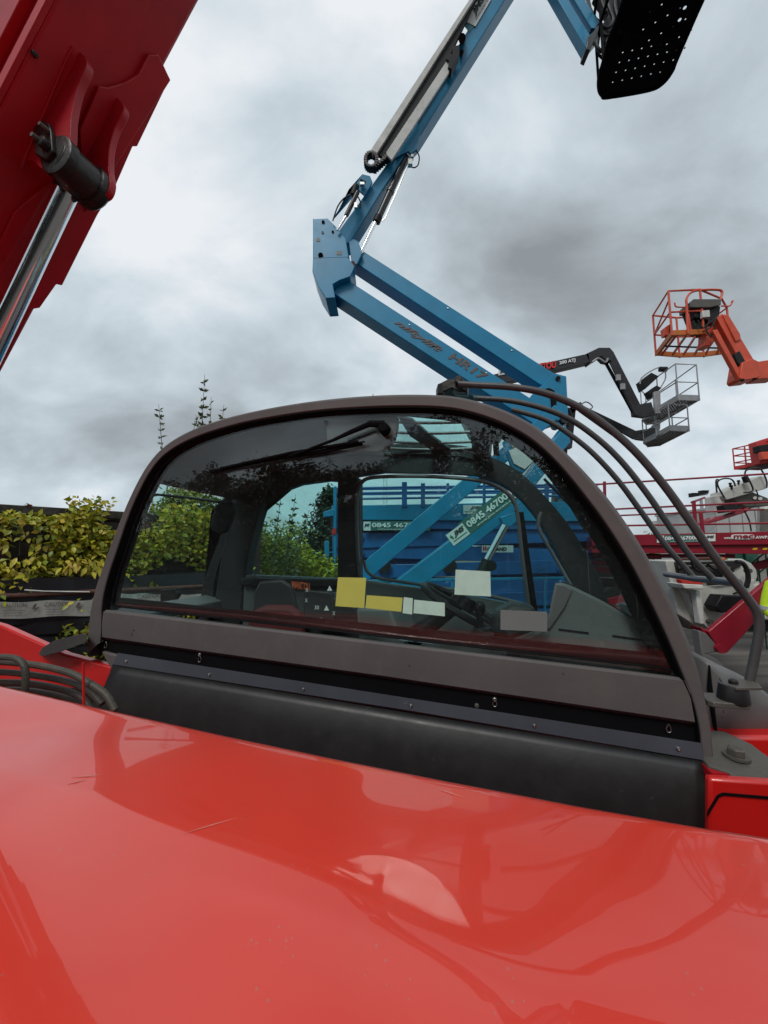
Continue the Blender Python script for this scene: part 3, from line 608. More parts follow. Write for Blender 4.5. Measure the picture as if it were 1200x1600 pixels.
con = CB('control_panel', prismB([(474, 922), (520, 926), (524, 985), (474, 980)], 1.15, .012), M['interior'], bev=.004)
for s, x, y in (('X', 500, 970), ('X', 522, 958), ('X', 480, 922), ('X', 479, 938), ('30', 494, 949), ('o', 527, 974)):
    sz = 5 if s == 'X' and x == 500 else 3
    lettering(s, PB(x - sz * .7, y - sz, 1.147), PB(x + sz * (.7 if s != '30' else 1.6), y - sz, 1.147), PB(x - sz * .7, y + sz, 1.147), M['signtext'], con)
for x, y, s in ((510, 950, 4), (515, 919, 4), (520, 974, 3)): MB().prism([PB(x - s, y + s, 1.146), PB(x + s, y + s, 1.146), PB(x, y - s, 1.146)], V * .001).build('warning_symbol', M['signtext'], con)
CB('storage_tray', prismB([(556, 950), (610, 950), (632, 1010), (560, 1006)], 1.2, .25), M['trim'], bev=.01)
CB('steering_column', MB().tube([PB(640, 1000, 1.35), PB(700, 955, 1.35), PB(726, 930, 1.35)], .03, 12, rs=[.035, .026, .03]), M['black'])
sc, sx = PB(725, 950, 1.33), (U * .5 - Wv * .25 + V * .05).normalized(); sy = V
CB('steering_wheel', MB().tube([sc + (sx * math.cos(k * math.pi / 18) * .15 + sy * math.sin(k * math.pi / 18) * .15) for k in range(36)], .012, 8, closed=True).cyl(sc, sc + sx.cross(sy) * .04, .03, 16).bar(sc - sx * .15, sc + sx * .15, .025, .012), M['black'])
CB('joystick', MB().tube(smooth([PB(x, y, 1.18) for x, y in ((752, 1000), (752, 975), (748, 962), (750, 948))], 10), .009, 10).ellip(PB(750, 950, 1.18), U * .016, V * .016, Wv * .022), M['black'])
CB('gaiter', MB().lathe(PB(752, 1002, 1.18), Wv, [(0, .05), (.01, .045), (.015, .035), (.025, .036), (.03, .025), (.04, .022)], 20), M['black'])
CB('armrest', prismB([(770, 960), (800, 945), (838, 950), (842, 985), (800, 1000), (770, 1010)], 1.3, .12), M['interior'], bev=.015)
dash = CB('dashboard', MB().loft([[PB(x, y, b) for x, y in ((775, 1030), (800, 1005), (840, 984), (862, 955), (866, 925), (872, 907), (892, 913), (940, 936), (985, 962), (1030, 998), (1056, 1045))] for b in (1.12, 1.30, 1.52)] ), M['trim'], ang=30)
CB('dashboard_face', prismB([(775, 1030), (800, 1005), (840, 984), (862, 955), (866, 925), (872, 907), (892, 913), (940, 936), (985, 962), (1030, 998), (1056, 1045), (1050, 1080), (775, 1050)], 1.118, .02), M['trim'], bev=.012)
for pts in (((873, 982), (920, 988), (920, 991), (873, 985)), ((957, 992), (1007, 999), (1007, 1002), (957, 995))): CB('air_slot', prismB(pts, 1.116, .01), M['frit'])
CB('dashboard_panel', prismB([(868, 910), (884, 914), (896, 922), (884, 950), (860, 985), (846, 984), (858, 960)], 1.112, .01), M['fender'], bev=.005)
CB('instrument_lamp', MB().lathe(PB(773, 672, 1.4), -V, [(0, .02), (.01, .024), (.03, .022), (.035, .01)], 16).lathe(PB(773, 686, 1.4), -V, [(0, .02), (.01, .024), (.03, .022), (.035, .01)], 16).bar(PB(772, 660, 1.41), PB(776, 712, 1.41), .02, .02), M['black'])
CB('interior_mirror', prismB([(748, 706), (757, 702), (765, 706), (772, 724), (772, 735), (762, 737), (750, 726)], 1.3, .02), M['black'], bev=.006)
CB('windscreen_wiper', MB().tube(smooth([PB(x, y, 1.5) for x, y in ((850, 748), (900, 800), (950, 862), (990, 920))], 20), .005, 6).tube([PB(862, 742, 1.5), PB(915, 830, 1.5)], .004, 6), M['black'])
CB('rear_motor_panel', prismB([(508, 652), (622, 651), (621, 668), (617, 685), (606, 700), (590, 706), (560, 706), (512, 704)], gb + .012, .02), M['cab'], bev=.003)
CB('lining_clip', prismB([(506, 656), (513, 658), (511, 664), (507, 663)], gb + .005, .006), M['black'])
# side window wiper
wp = T('wiper_arm', MB().lathe(PB(598, 667, B0 - .014), V, [(0, .012), (.004, .0155), (.030, .017)], 20).tube([PB(x, y, B0 - .004) for x, y in ((600, 663), (578, 662), (574, 664), (548, 675), (520, 688), (480, 703), (452, 713))], .006, 8, rs=[.0115, .0105, .0085, .0072, .0050, .0042, .0036]), M['matte'], parent=cab)
MB().tube([PB(330, 737, B0 + .014), PB(420, 718, B0 + .008), PB(500, 706, B0 + .008), PB(566, 693, B0 + .012)], .0062, 6).build('wiper_blade', M['matte'], wp)
mb = MB()
for i in range(14):
    t = i / 13; x, y = 345 + 215 * t, 733.5 - 39 * t
    mb.bar(PB(x, y - 3 - 3 * math.sin(t * 3.14), B0 + .002), PB(x + 10, y - 4.5 - 3 * math.sin(t * 3.14), B0 + .002), .004, .004)
mb.tube([PB(345, 732, B0 + .003), PB(452, 708, B0), PB(560, 690, B0 + .003)], .0045, 6)
mb.build('blade_carrier', M['matte'], wp)
CB('wiper_motor', MB().lathe(PB(597, 672, gb + .008), V, [(0, .02), (.05, .022)], 16).tube([PB(594, 672, gb + .02), PB(545, 690, gb + .02)], .012, 8), M['black'])

for x, y, h in ((205, 990, 3), (208, 984, 2), (1131, 1112, 4), (1129, 1120, 2), (583, 617, 2), (880, 1052, 1.5), (640, 1040, 1)):
    CB('paint_chip', MB().prism([PB(x - 1, y - h, B0 - .0012), PB(x + .7, y - h * .3, B0 - .0012), PB(x + .2, y + h, B0 - .0012), PB(x - 1.2, y + h * .4, B0 - .0012)], V * .0008), M['steel'])
# windscreen guard
gd = T('windscreen_guard', MB().tube(smooth([PB(x, y, 1.10) for x, y in ((716, 600), (745, 602), (800, 605), (850, 614), (900, 634), (945, 664), (990, 703), (1035, 755), (1075, 810), (1115, 868), (1150, 912), (1172, 940), (1184, 960), (1186, 985), (1180, 1022), (1170, 1070))], 90), .0096, 12), M['guard'])
GD = lambda name, mb, m, **k: mb.build(name, m, gd, **k)
GD('guard_bar', MB().tube(smooth([PB(x, y, 1.35) for x, y in ((740, 622), (795, 626), (845, 637), (890, 655), (932, 684), (970, 720), (1010, 770), (1048, 825), (1078, 868), (1117, 908))], 60), .0092, 12), M['guard'])
GD('guard_bar', MB().tube(smooth([PB(x, y, 1.58) for x, y in ((800, 640), (850, 655), (886, 676), (925, 707), (965, 750), (1000, 797), (1040, 852), (1084, 903))], 60), .0098, 12), M['guard'])
GD('cross_bar', MB().tube([PB(1040, 897, 1.72), PB(1084, 904, 1.56), PB(1117, 907, 1.35), PB(1152, 911, 1.12)], .0105, 12), M['tubegrey'])
GD('guard_hinge', MB().prism(pb([(690, 597), (700, 592), (722, 590), (732, 600), (730, 612), (716, 612), (706, 606), (692, 612)], 1.12), V * .05).cyl(PB(716, 592, 1.1), PB(716, 592, 1.1) + V * .08, .012, 12), M['iron'], bev=.003)
GD('foot_plate', MB().prism([L(*(lambda p: (p[0], b, p[1]))(ac(x, y, 1.08))) for x, y, b in ((1130, 1072, 1.08), (1138, 1072, 1.05), (1182, 1074, 1.06), (1186, 1072, 1.085), (1178, 1070, 1.10), (1138, 1070, 1.115))], Wv * .006), M['plate'], bev=.001)
GD('rubber_mount', MB().lathe(PB(1146, 1096, 1.08), Wv, [(0, .029), (.003, .030), (.02, .028), (.034, .026), (.037, .025)], 28), M['rubber'])
GD('mount_bolt', MB().lathe(PB(1146, 1072, 1.08), Wv, [(0, .014), (.003, .014), (.003, .009), (.012, .009), (.016, .005), (.017, 0)], 16), M['iron'])
GD('bracket', MB().prism([L(*(lambda p: (p[0], b, p[1]))(ac(x, y, 1.08))) for x, y, b in ((1098, 1098, 1.06), (1104, 1098, 1.05), (1160, 1103, 1.055), (1172, 1102, 1.075), (1160, 1101, 1.11), (1100, 1096, 1.11))], Wv * .012), M['plate'], bev=.002)

# mudguard, mounting foot, front red bodywork
fe = smooth([PB(x, y, 1.22) for x, y in ((1098, 1032), (1120, 1040), (1150, 1052), (1180, 1066), (1205, 1085), (1225, 1110), (1222, 1140), (1195, 1158), (1150, 1161), (1112, 1158), (1096, 1110))], 66, closed=True)
cfe = sum(fe, Vector()) / len(fe)
T('mudguard', MB().loft([[lerp(cfe, p, k) + V * b for p in fe + fe[:1]] for k, b in ((.001, -.013), (.3, -.012), (.8, -.005), (.93, .006), (.985, .025), (1, .06), (1, .35))]), M['fender'], ang=60)
foot = T('mounting_foot', MB().prism([L(*(lambda p: (p[0], b, p[1]))(ac(x, y, 1.04))) for x, y, b in ((1098, 1200, 1.02), (1122, 1203, 1.00), (1138, 1219, .96), (1215, 1222, .955), (1225, 1215, 1.0), (1205, 1196, 1.10), (1175, 1187, 1.14), (1098, 1180, 1.14))], Wv * .016), M['plate'], bev=.003)
bc = PB(1151, 1196, 1.05)
bc = bc + Wv * .0165
MB().lathe(bc, Wv, [(0, .024), (.005, .024)], 24).build('washer', M['plate'], foot)
MB().lathe(bc + Wv * .005, Wv, [(0, .0165), (.013, .0165), (.015, .014)], 6).build('hex_bolt', M['plate'], foot, bev=.001)
T('front_bodywork', MB().prism(pb([(1108, 1216), (1260, 1226), (1260, 1350), (1108, 1330)], .93), V * .02), M['red'], bev=.006)
T('front_bodywork', MB().prism(pb([(1098, 1150), (1290, 1152), (1290, 1260), (1098, 1260)], 1.17), V * .06), M['red'], bev=.01)
T('coach_line', MB().prism(pb([(1106, 1268), (1121, 1243), (1130, 1239), (1260, 1250), (1260, 1254), (1131, 1243), (1124, 1246), (1106, 1276)], .927), V * .002), M['frit'])
T('front_grille', MB().prism(pb([(1112, 1208), (1250, 1216), (1250, 1228), (1112, 1222)], 1.0), V * .1), M['boomshade'])
# rear bracket on the left
T('rear_latch', MB().loft([[PB(x, y, b) for x, y in ((60, 1022), (66, 1012), (84, 1001), (128, 990), (135, 992), (134, 1004), (96, 1018), (66, 1026), (60, 1022))] for b in (1.0, 1.05)]).prism(pb([(60, 1022), (66, 1012), (84, 1001), (128, 990), (135, 992), (134, 1004), (96, 1018), (66, 1026)], 1.0), V * .002), M['guard'], bev=.003)
T('scuff_strip', prismB([(1110, 1040), (1113, 1070), (1122, 1150), (1119, 1150), (1108, 1075)], 1.20, .01), M['frit'])
# wheels (below the frame)
for a, b in ((-1.5, .15), (1.55, .15), (-1.5, 1.7), (1.55, 1.7)):
    c = L(a, b, 0); c.z = .42; wv = Vector((V.x, V.y, 0))
    wh = T('wheel', MB().lathe(c - wv * .17, wv, [(0, .24), (0, .36), (.03, .41), (.08, .425), (.26, .425), (.31, .41), (.34, .36), (.34, .24)], 32), M['tyre'])
    MB().lathe(c - wv * .15, wv, [(0, .22), (.02, .24), (.28, .24), (.30, .22), (.22, .2), (.2, .08), (.26, .07), (.26, 0)], 28).build('rim', M['signwhite'], wh)

# ================================================================== THE YARD
def prismY(pts, Y, d, mb=None): return (mb or MB()).prism([PY(x, y, Y) for x, y in pts], Vector((0, d, 0)))
YV = Vector((0, 1, 0)); ZV = Vector((0, 0, 1)); XV = Vector((1, 0, 0))
# ground: one sheet to the horizon
gm = bpy.data.materials.new('yard_asphalt'); gm.use_nodes = True; t = gm.node_tree; b = t.nodes['Principled BSDF']
geo = t.nodes.new('ShaderNodeNewGeometry')
def nn(sc, det, stretch=None):
    n = t.nodes.new('ShaderNodeTexNoise'); n.inputs['Scale'].default_value = sc; n.inputs['Detail'].default_value = det
    if stretch:
        mp = t.nodes.new('ShaderNodeMapping'); mp.inputs['Scale'].default_value = stretch; mp.inputs['Rotation'].default_value = (0, 0, .25); t.links.new(geo.outputs['Position'], mp.inputs[0]); t.links.new(mp.outputs[0], n.inputs['Vector'])
    else: t.links.new(geo.outputs['Position'], n.inputs['Vector'])
    return n
a1, a2 = nn(.8, 8, (.5, 3, 1)), nn(60, 4)
r = t.nodes.new('ShaderNodeValToRGB'); t.links.new(a1.outputs[0], r.inputs[0]); e = r.color_ramp.elements
e[0].position = .35; e[0].color = (.060, .052, .045, 1); e[1].position = .65; e[1].color = (.17, .15, .13, 1)
mxx = t.nodes.new('ShaderNodeMix'); mxx.data_type = 'RGBA'; mxx.blend_type = 'MULTIPLY'; mxx.inputs[0].default_value = .6
r2 = t.nodes.new('ShaderNodeValToRGB'); t.links.new(a2.outputs[0], r2.inputs[0]); r2.color_ramp.elements[0].color = (.4, .4, .4, 1)
t.links.new(r.outputs[0], mxx.inputs[6]); t.links.new(r2.outputs[0], mxx.inputs[7]); t.links.new(mxx.outputs[2], b.inputs['Base Color']); b.inputs['Roughness'].default_value = .8
bp = t.nodes.new('ShaderNodeBump'); bp.inputs['Strength'].default_value = .4; t.links.new(a2.outputs[0], bp.inputs['Height']); t.links.new(bp.outputs[0], b.inputs['Normal'])
g = MB().add([Vector((-900, -900, 0)), Vector((900, -900, 0)), Vector((900, 900, 0)), Vector((-900, 900, 0))], [(0, 1, 2, 3)]).build('ground', gm); tag(g, kind='structure')

# ------------------------------------------------------------ blue articulated boom lift
YH = 5.0
HR = thing('boom_lift', (1.0, 5.6, 0), 'blue articulated boom lift rising behind the cab, its folded riser lettered HR17', 'boom lift', None)
def H(name, mb, m, parent=HR, **k): return mb.build(name, m, parent, **k)
def beam(name, upper, lower, Y, d, m='blue', bev=.012):
    return H(name, prismY([upper[0], upper[1], lower[1], lower[0]], Y, d), M[m], bev=bev)
# the two upper riser arms
arm_up = beam('riser_arm', [(560, 387), (872, 587)], [(551, 408), (846, 603)], YH + .05, .26)
arm_lo = beam('riser_arm', [(537, 433), (880, 655)], [(519, 457), (842, 668)], YH, .30)
c_ = lambda x, y, Y=YH - .003: PY(x, y, Y)
# faded model name and the model number along the arm
dxa, dya = .838, .545                      # direction along the arm in pixels
def onarm(x, y, s, n, Y): return PY(x + dxa * s - dya * -n * -1, y + dya * s + dxa * n, Y)
def armtext(sx, sy, ln, h, s, m, parent, Y=YH - .004, bold=.02, shear=.2, dr=(.838, .545)):
    ux, uy = dr; nx, ny = -uy, ux
    return lettering(s, PY(sx, sy, Y), PY(sx + ux * ln, sy + uy * ln, Y), PY(sx + nx * h, sy + ny * h, Y), m, parent, bold=bold, shear=shear)
armtext(707, 549, 68, 13, 'HR17', M['rusttext'], arm_lo, bold=.03)
mbn = MB()
armtext(620, 497, 88, 12, 'niftylift', M['rusttext'], arm_lo, bold=.03, shear=.5)
# linkage at the right hand knuckle
lk = H('knuckle_plate', prismY([(846, 603), (866, 583), (885, 588), (886, 614), (888, 650), (880, 666), (862, 662), (850, 640), (846, 640), (836, 655), (812, 640), (840, 606)], YH + .02, .02), M['blue'], bev=.004)
H('knuckle_plate', prismY([(858, 590), (885, 590), (888, 650), (878, 664), (864, 655)], YH + .30, .02), M['blue'], bev=.004)
H('knuckle_pin', MB().cyl(PY(872, 591, YH - .01), PY(872, 591, YH + .34), .03, 16), M['blackboom'])
H('knuckle_slot', prismY([(851, 608), (858, 606), (866, 610), (870, 624), (868, 645), (862, 640), (860, 620), (852, 614)], YH + .01, .02), M['frit'])
H('knuckle_hub', MB().lathe(PY(882, 655, YH - .02), YV, [(0, .05), (.03, .06), (.30, .06), (.34, .04)], 16), M['blackboom'])
H('hose_bundle', MB().tube(smooth([PY(x, y, YH + .1) for x, y in ((880, 662), (878, 648), (888, 640), (892, 655), (884, 670))], 20), .02, 8), M['black'])
# upper knuckle box
ub = H('elbow_box', prismY([(489, 342), (512, 341), (523, 352), (540, 372), (545, 402), (489, 404)], YH - .10, .05), M['blue'], bev=.008)
H('elbow_box', prismY([(489, 400), (541, 398), (554, 416), (551, 424), (547, 432), (530, 438), (520, 444), (524, 465), (509, 466), (497, 447), (488, 424)], YH - .098, .42), M['blue'], bev=.008)
H('elbow_side', MB().prism([PY(489, 342, YH - .09), PY(489, 404, YH - .09), PY(491, 404, YH + .35), PY(491, 350, YH + .35)], XV * .02), M['blue'], bev=.004)
H('elbow_side', prismY([(512, 345), (540, 375), (546, 402), (548, 418), (512, 418)], YH + .28, .03), M['blue'], bev=.004)
H('elbow_lug', prismY([(545, 378), (552, 373), (560, 377), (566, 395), (558, 412), (550, 415)], YH - .02, .05), M['blue'], bev=.006)
for x, y, r_, m in ((505, 347, .022, 'black'), (520, 362, .016, 'black'), (501, 399, .034, 'frit'), (504, 363, .016, 'signwhite')):
    H('pin', MB().cyl(PY(x, y, YH - .115), PY(x, y, YH - .06), r_, 16), M[m])
H('pin', MB().cyl(PY(551, 413, YH - .05), PY(551, 413, YH + .05), .04, 16), M['steel'])
H('hose_port', MB().cyl(PY(500, 425, YH - .07), PY(500, 425, YH), .04, 16), M['frit'])
# telescopic upper boom, leaning back over the yard towards the viewer
def up(x, y, off=0):                                  # depth falls gently towards the tip
    t = max(0, (380 - y) / 380); return PY(x, y, YH + off - .45 * t)
def ubeam(name, pts, off, d, m, **k): return H(name, MB().prism([up(x, y, off) for x, y in pts], YV * d), M[m], **k)
ub2 = ubeam('upper_boom', [(876, -140), (843, -140), (776, -26), (690, 112), (600, 262), (521, 372), (532, 385), (548, 378), (602, 290), (640, 230), (657, 211), (700, 142)], 0, .24, 'blue', bev=.012)
ubeam('boom_bracket', [(521, 340), (566, 272), (578, 275), (582, 284), (570, 305), (560, 296), (552, 290), (545, 296), (528, 330)], -.06, .03, 'blue', bev=.004)
ubeam('cable_tray', [(750, -26), (734, -2), (578, 236), (583, 241), (590, 238), (756, -26)], -.10, .05, 'lgrey', bev=.004)
ubeam('tray_liner', [(763, -26), (752, -26), (586, 240), (600, 246), (608, 240), (697, 100), (727, 36), (745, -2)], -.07, .04, 'black', bev=.004)
ubeam('guide_rail', [(698, 95), (704, 98), (702, 112), (612, 250), (604, 241), (604, 237)], -.12, .03, 'lgrey', bev=.003)
ubeam('guide_bracket', [(707, 72), (718, 70), (718, 84), (706, 108), (700, 105), (702, 95), (697, 92), (700, 84), (708, 84)], -.14, .10, 'black', bev=.003)
H('roller', MB().cyl(up(722, 60, -.14), up(722, 60, .0), .048, 16).cyl(up(721, 82, -.10), up(721, 82, .0), .03, 14), M['black'])
# hose chain loop
pts = [up(580 + 9 * math.cos(a), 253 + 11 * math.sin(a), -.06) for a in [i * .35 for i in range(18)]]
H('hose_chain', MB().tube(pts, .022, 6, closed=True), M['black'])
mb = MB()
for p in pts: mb.box(p, XV * .022, YV * .05, ZV * .014)
for i in range(7): mb.box(up(586 + i * 3.5, 264 - i * 3.0, -.05), XV * .022, YV * .05, ZV * .022)
H('chain_link', mb, M['iron'])
ubeam('lift_bracket', [(652, 188), (656, 210), (652, 232), (642, 240), (638, 236), (620, 240), (618, 244), (634, 220)], -.03, .03, 'blue', bev=.004)
# cylinders
def cyl2(name, x1, y1, x2, y2, r_, m, off, n=18): return H(name, MB().cyl(up(x1, y1, off), up(x2, y2, off), r_, n), M[m])
cyl2('lift_cylinder', 635, 245, 589, 345, .048, 'blackboom', .05); cyl2('cylinder_rod', 590, 340, 556, 412, .026, 'chrome', .05)
cyl2('cylinder_band', 611, 297, 609, 301, .056, 'blackboom', .05); cyl2('cylinder_gland', 592, 338, 588, 347, .055, 'black', .05)
cyl2('tilt_cylinder', 559, 300, 541, 337, .030, 'blackboom', -.12); cyl2('cylinder_rod', 543, 334, 527, 360, .016, 'chrome', -.12)
cyl2('tilt_cylinder', 557, 290, 552, 305, .042, 'black', -.10)
H('service_pipe', MB().tube([up(x, y, .0) for x, y in ((642, 248), (636, 262), (603, 338), (601, 342), (597, 345))], .008, 6), M['steel'])
H('hydraulic_hose', MB().tube(smooth([up(x, y, .02) for x, y in ((643, 238), (650, 236), (655, 245), (653, 258), (646, 262), (640, 258))], 20), .009, 6), M['black'])
H('hydraulic_hose', MB().tube(smooth([up(x, y, -.1) for x, y in ((520, 345), (528, 322), (540, 308), (555, 304), (563, 315), (562, 325))], 20), .010, 6), M['black'])
H('valve', MB().box(up(641, 255, -.01), XV * .03, YV * .03, ZV * .04).box(up(644, 246, -.01), XV * .018, YV * .03, ZV * .02), M['steel'])
H('valve', MB().box(up(556, 322, -.14), XV * .02, YV * .02, ZV * .035).box(up(566, 288, -.10), XV * .03, YV * .02, ZV * .018), M['steel'])
H('valve', MB().cyl(up(563, 281, -.1), up(571, 285, -.1), .014, 8), M['black'])
# decal on the upper boom
def updec(x, y, off): return up(x, y, off)
H('sign_band', MB().prism([up(x, y, -.006) for x, y in ((744, 0), (722, 36), (733, 50), (745, 36), (768, -2), (780, -20), (758, -24))], YV * .004), mat('sign_teal', (.05, .22, .26), .5))
sg = H('sign', MB().prism([up(x, y, -.012) for x, y in ((744, -6), (727, 33), (743, 41), (768, -2), (766, -16))], YV * .005), M['signwhite'])
lettering('JMS', up(735, 20, -.016), up(752, -8, -.016), up(744, 26, -.016), M['darktext'], sg, bold=.04, shear=.3)
lettering('www.jms-access.co.uk', up(742, 30, -.016), up(762, -4, -.016), up(745, 32, -.016), M['darktext'], sg)
# fly jib and basket, top right
def fj(name, pts, off, d, m, **k): return H(name, MB().prism([PY(x, y, 4.3 + off) for x, y in pts], YV * d), M[m], **k)
fj('fly_jib', [(800, -125), (816, -125), (878, -20), (897, 14), (924, 58), (922, 78), (916, 76), (894, 38)], 0, .12, 'blue', bev=.006)
fj('fly_jib', [(822, -125), (838, -125), (902, -20), (936, 34), (930, 44), (924, 44)], .02, .12, 'blue', bev=.006)
fj('jib_end', [(918, 58), (926, 50), (938, 36), (940, 48), (930, 60), (922, 79), (916, 76)], -.02, .16, 'blackboom', bev=.006)
fj('jib_end', [(905, -20), (918, -22), (925, 12), (938, 36), (930, 34)], .1, .08, 'blackboom', bev=.006)
for pts in (((938, 40), (950, 44), (958, 32), (952, 14), (946, -10)), ((940, 52), (948, 56), (962, 50), (966, 36), (960, 10), (962, -10)), ((934, 58), (932, 70), (936, 78), (944, 81)), ((946, 20), (940, 4), (936, -12)), ((952, 58), (948, 66), (950, 74), (956, 70))):
    H('hydraulic_hose', MB().tube(smooth([PY(x, y, 4.25) for x, y in pts], 20), .022, 8), M['black'])
fj('jib_knuckle', [(796, -110), (810, -150), (880, -150), (872, -112), (840, -96)], -.05, .45, 'blue', bev=.02)
fj('jib_bracket', [(930, -10), (935, -20), (985, -25), (992, 10), (985, 45), (975, 50), (960, 52), (950, 50), (942, 36), (952, 22), (944, 8)], .05, .1, 'black', bev=.01)
ZB = 1.8 + 6.0
bo = [(950, 152), (941, 149), (936, 140), (936, 120), (943, 95), (952, 60), (968, 20), (990, -60), (1020, -150), (1180, -190), (1150, -110), (1098, 0), (1058, 92), (1050, 112), (1036, 130), (1014, 141)]
def holed(name, outline, holes, z, th, m, parent):
    cu = bpy.data.curves.new(name, 'CURVE'); cu.dimensions = '2D'; cu.fill_mode = 'BOTH'; cu.extrude = th / 2
    for lp in [outline] + holes:
        sp = cu.splines.new('POLY'); sp.points.add(len(lp) - 1); sp.use_cyclic_u = True
        for q, p in zip(sp.points, lp): q.co = (p[0], p[1], 0, 1)
    to = bpy.data.objects.new(name, cu); COL.objects.link(to); dg = bpy.context.evaluated_depsgraph_get()
    me = bpy.data.meshes.new_from_object(to.evaluated_get(dg)); bpy.data.objects.remove(to); bpy.data.curves.remove(cu)
    o = world_loc(parent)
    for v in me.vertices: v.co = Vector((v.co.x, v.co.y, v.co.z + z)) - o
    me.materials.clear(); me.materials.append(m); ob = bpy.data.objects.new(name, me); COL.objects.link(ob); ob.parent = parent; return ob
holes = []
cpx = [(976, 66), (951, 128), (1004, 58)]
e1 = (15.1, -3.2); e2 = (-5.2, 15.6)
for i in range(7):
    for j in range(4):
        x, y = 973 + e1[0] * i * .985 - 5.2 * j, 82 + e1[1] * i + 15.5 * j
        if x < 950 or (i == 6 and j == 3): continue
        c = PZ(x, y, ZB); holes.append([(c.x + .0085 * math.cos(k * .785), c.y + .0085 * math.sin(k * .785)) for k in range(8)])
for x, y in ((1070, 12), (1062, 31)): c = PZ(x, y, ZB); holes.append([(c.x + .018 * math.cos(k * .785), c.y + .018 * math.sin(k * .785)) for k in range(8)])
for i in range(6):
    for j in range(5):
        if (i + j) % 2: c = PZ(1000 + 14 * i + 5 * j, 60 - 14 * j + 3 * i, ZB); holes.append([(c.x + .009 * math.cos(k * 1.05), c.y + .009 * math.sin(k * 1.05)) for k in range(6)])
osm = [(PZ(q.x, q.y, ZB).x, PZ(q.x, q.y, ZB).y) for q in smooth([Vector((x, y, 0)) for x, y in bo], 80, closed=True)]
holed('basket_floor', osm, holes, ZB, .006, M['matte'], HR)
H('floor_rim', MB().tube([Vector((x, y, ZB)) for x, y in osm], .022, 8, closed=True), M['matte'])
H('basket_skirt', MB().loft([[PZ(x, y, ZB + z) for x, y in bo[8::-1]] for z in (.0, .16)]), M['grey'])
H('basket_frame', MB().bar(PZ(968, 48, ZB - .06), PZ(1068, 66, ZB - .06), .03, .04).bar(PZ(985, 52, ZB - .07), PZ(962, 90, ZB - .07), .03, .03), M['matte'])
bf = [PZ(x, y, ZB) for x, y in bo[::2]]
for z in (.55, 1.1): H('basket_rail', MB().tube([p + ZV * z for p in bf], .018, 8, closed=True), M['matte'])
for p in bf: H('basket_post', MB().cyl(p, p + ZV * 1.1, .016, 8), M['matte'])
# lower riser arms running down behind the cab, and the ram between them
YL = 4.6
def lb(name, pts, d=.2, Y=YL, m='blue', **k): return H(name, prismY(pts, Y, d), M[m], bev=.008, **k)
lb('lower_arm', [(880, 640), (868, 622), (545, 905), (580, 918), (737, 755), (800, 712)][:0] or [(722, 750), (868, 632), (878, 648), (738, 768), (590, 893), (560, 922), (548, 905), (575, 872)], .2, YL + .25)
la = lb('lower_arm', [(800, 772), (884, 664), (892, 690), (803, 800), (790, 813), (652, 921), (600, 962), (560, 990), (560, 962), (610, 914), (755, 805)], .22, YL)
a0 = (679, 863); dr = (.802, -.597); nx = (.597, .802)
def LA(s, n, off=-.004): return PY(a0[0] + dr[0] * s + nx[0] * n, a0[1] + dr[1] * s + nx[1] * n, YL + off)
H('sign', MB().prism([LA(56, -14), LA(175, -15), LA(175, 11), LA(56, 11)], YV * .004), M['signgreen'])
sg = H('sign', MB().prism([LA(30, -11, -.008), LA(62, -11, -.008), LA(62, 10, -.008), LA(30, 10, -.008)], YV * .004), M['signwhite'])
lettering('JMS', LA(39, -8, -.012), LA(60, -8, -.012), LA(39, 2, -.012), M['darktext'], sg, bold=.05, shear=.35)
H('logo_stroke', MB().prism([LA(34, 4, -.011), LA(60, 4, -.011), LA(60, 5.4, -.011), LA(34, 5.4, -.011)], YV * .002).prism([LA(33, -4, -.011), LA(36, -7, -.011), LA(38, -1, -.011), LA(36, 2, -.011)], YV * .002), M['greentext'], sg)
lettering('0845 4670000', LA(66, -9, -.012), LA(160, -10, -.012), LA(66, 2, -.012), M['signtext'], la, bold=.03)
lettering('www.jms-access.co.uk', LA(78, 4, -.012), LA(160, 3.4, -.012), LA(78, 9, -.012), M['signtext'], la, bold=.01)
H('sticker', prismY([(795, 704), (814, 696), (836, 718), (820, 733), (803, 724)], YL - .02, .006), M['signwhite'])
H('link_plate', prismY([(786, 690), (806, 672), (842, 712), (818, 740), (800, 732)], YL, .05), M['blue'], bev=.005)
ws_ = H('warning_sign', prismY([(795, 690), (803, 682), (810, 691), (802, 699)], YL - .02, .006), M['yellow'])
prismY([(799, 694), (803, 686), (806, 693)], YL - .024, .003).build('warning_triangle', M['frit'], ws_)
H('riser_ram', MB().cyl(PY(790, 820, 4.4), PY(758, 880, 4.4), .040, 16), M['chrome'])
H('riser_ram', MB().cyl(PY(763, 876, 4.4), PY(735, 935, 4.4), .07, 16).lathe(PY(768, 884, 4.32), YV, [(0, .06), (.1, .06)], 14), M['black'])
H('ram_lug', prismY([(782, 808), (806, 800), (812, 812), (796, 824), (786, 818)], 4.36, .1), M['blue'], bev=.006)
# base of the machine
H('chassis', MB().wbox(-1.6, 1.6, 4.4, 6.0, .35, .95).wbox(-1.2, 0.4, 4.5, 5.7, .95, 1.25), M['blue'], bev=.03)
for x in (-1.2, 1.2):
    for y in (4.35, 6.05):
        wh = H('wheel', MB().lathe(Vector((x, y - .15, .4)), YV, [(0, .2), (0, .36), (.03, .4), (.27, .4), (.3, .36), (.3, .2)], 24), M['tyre'])

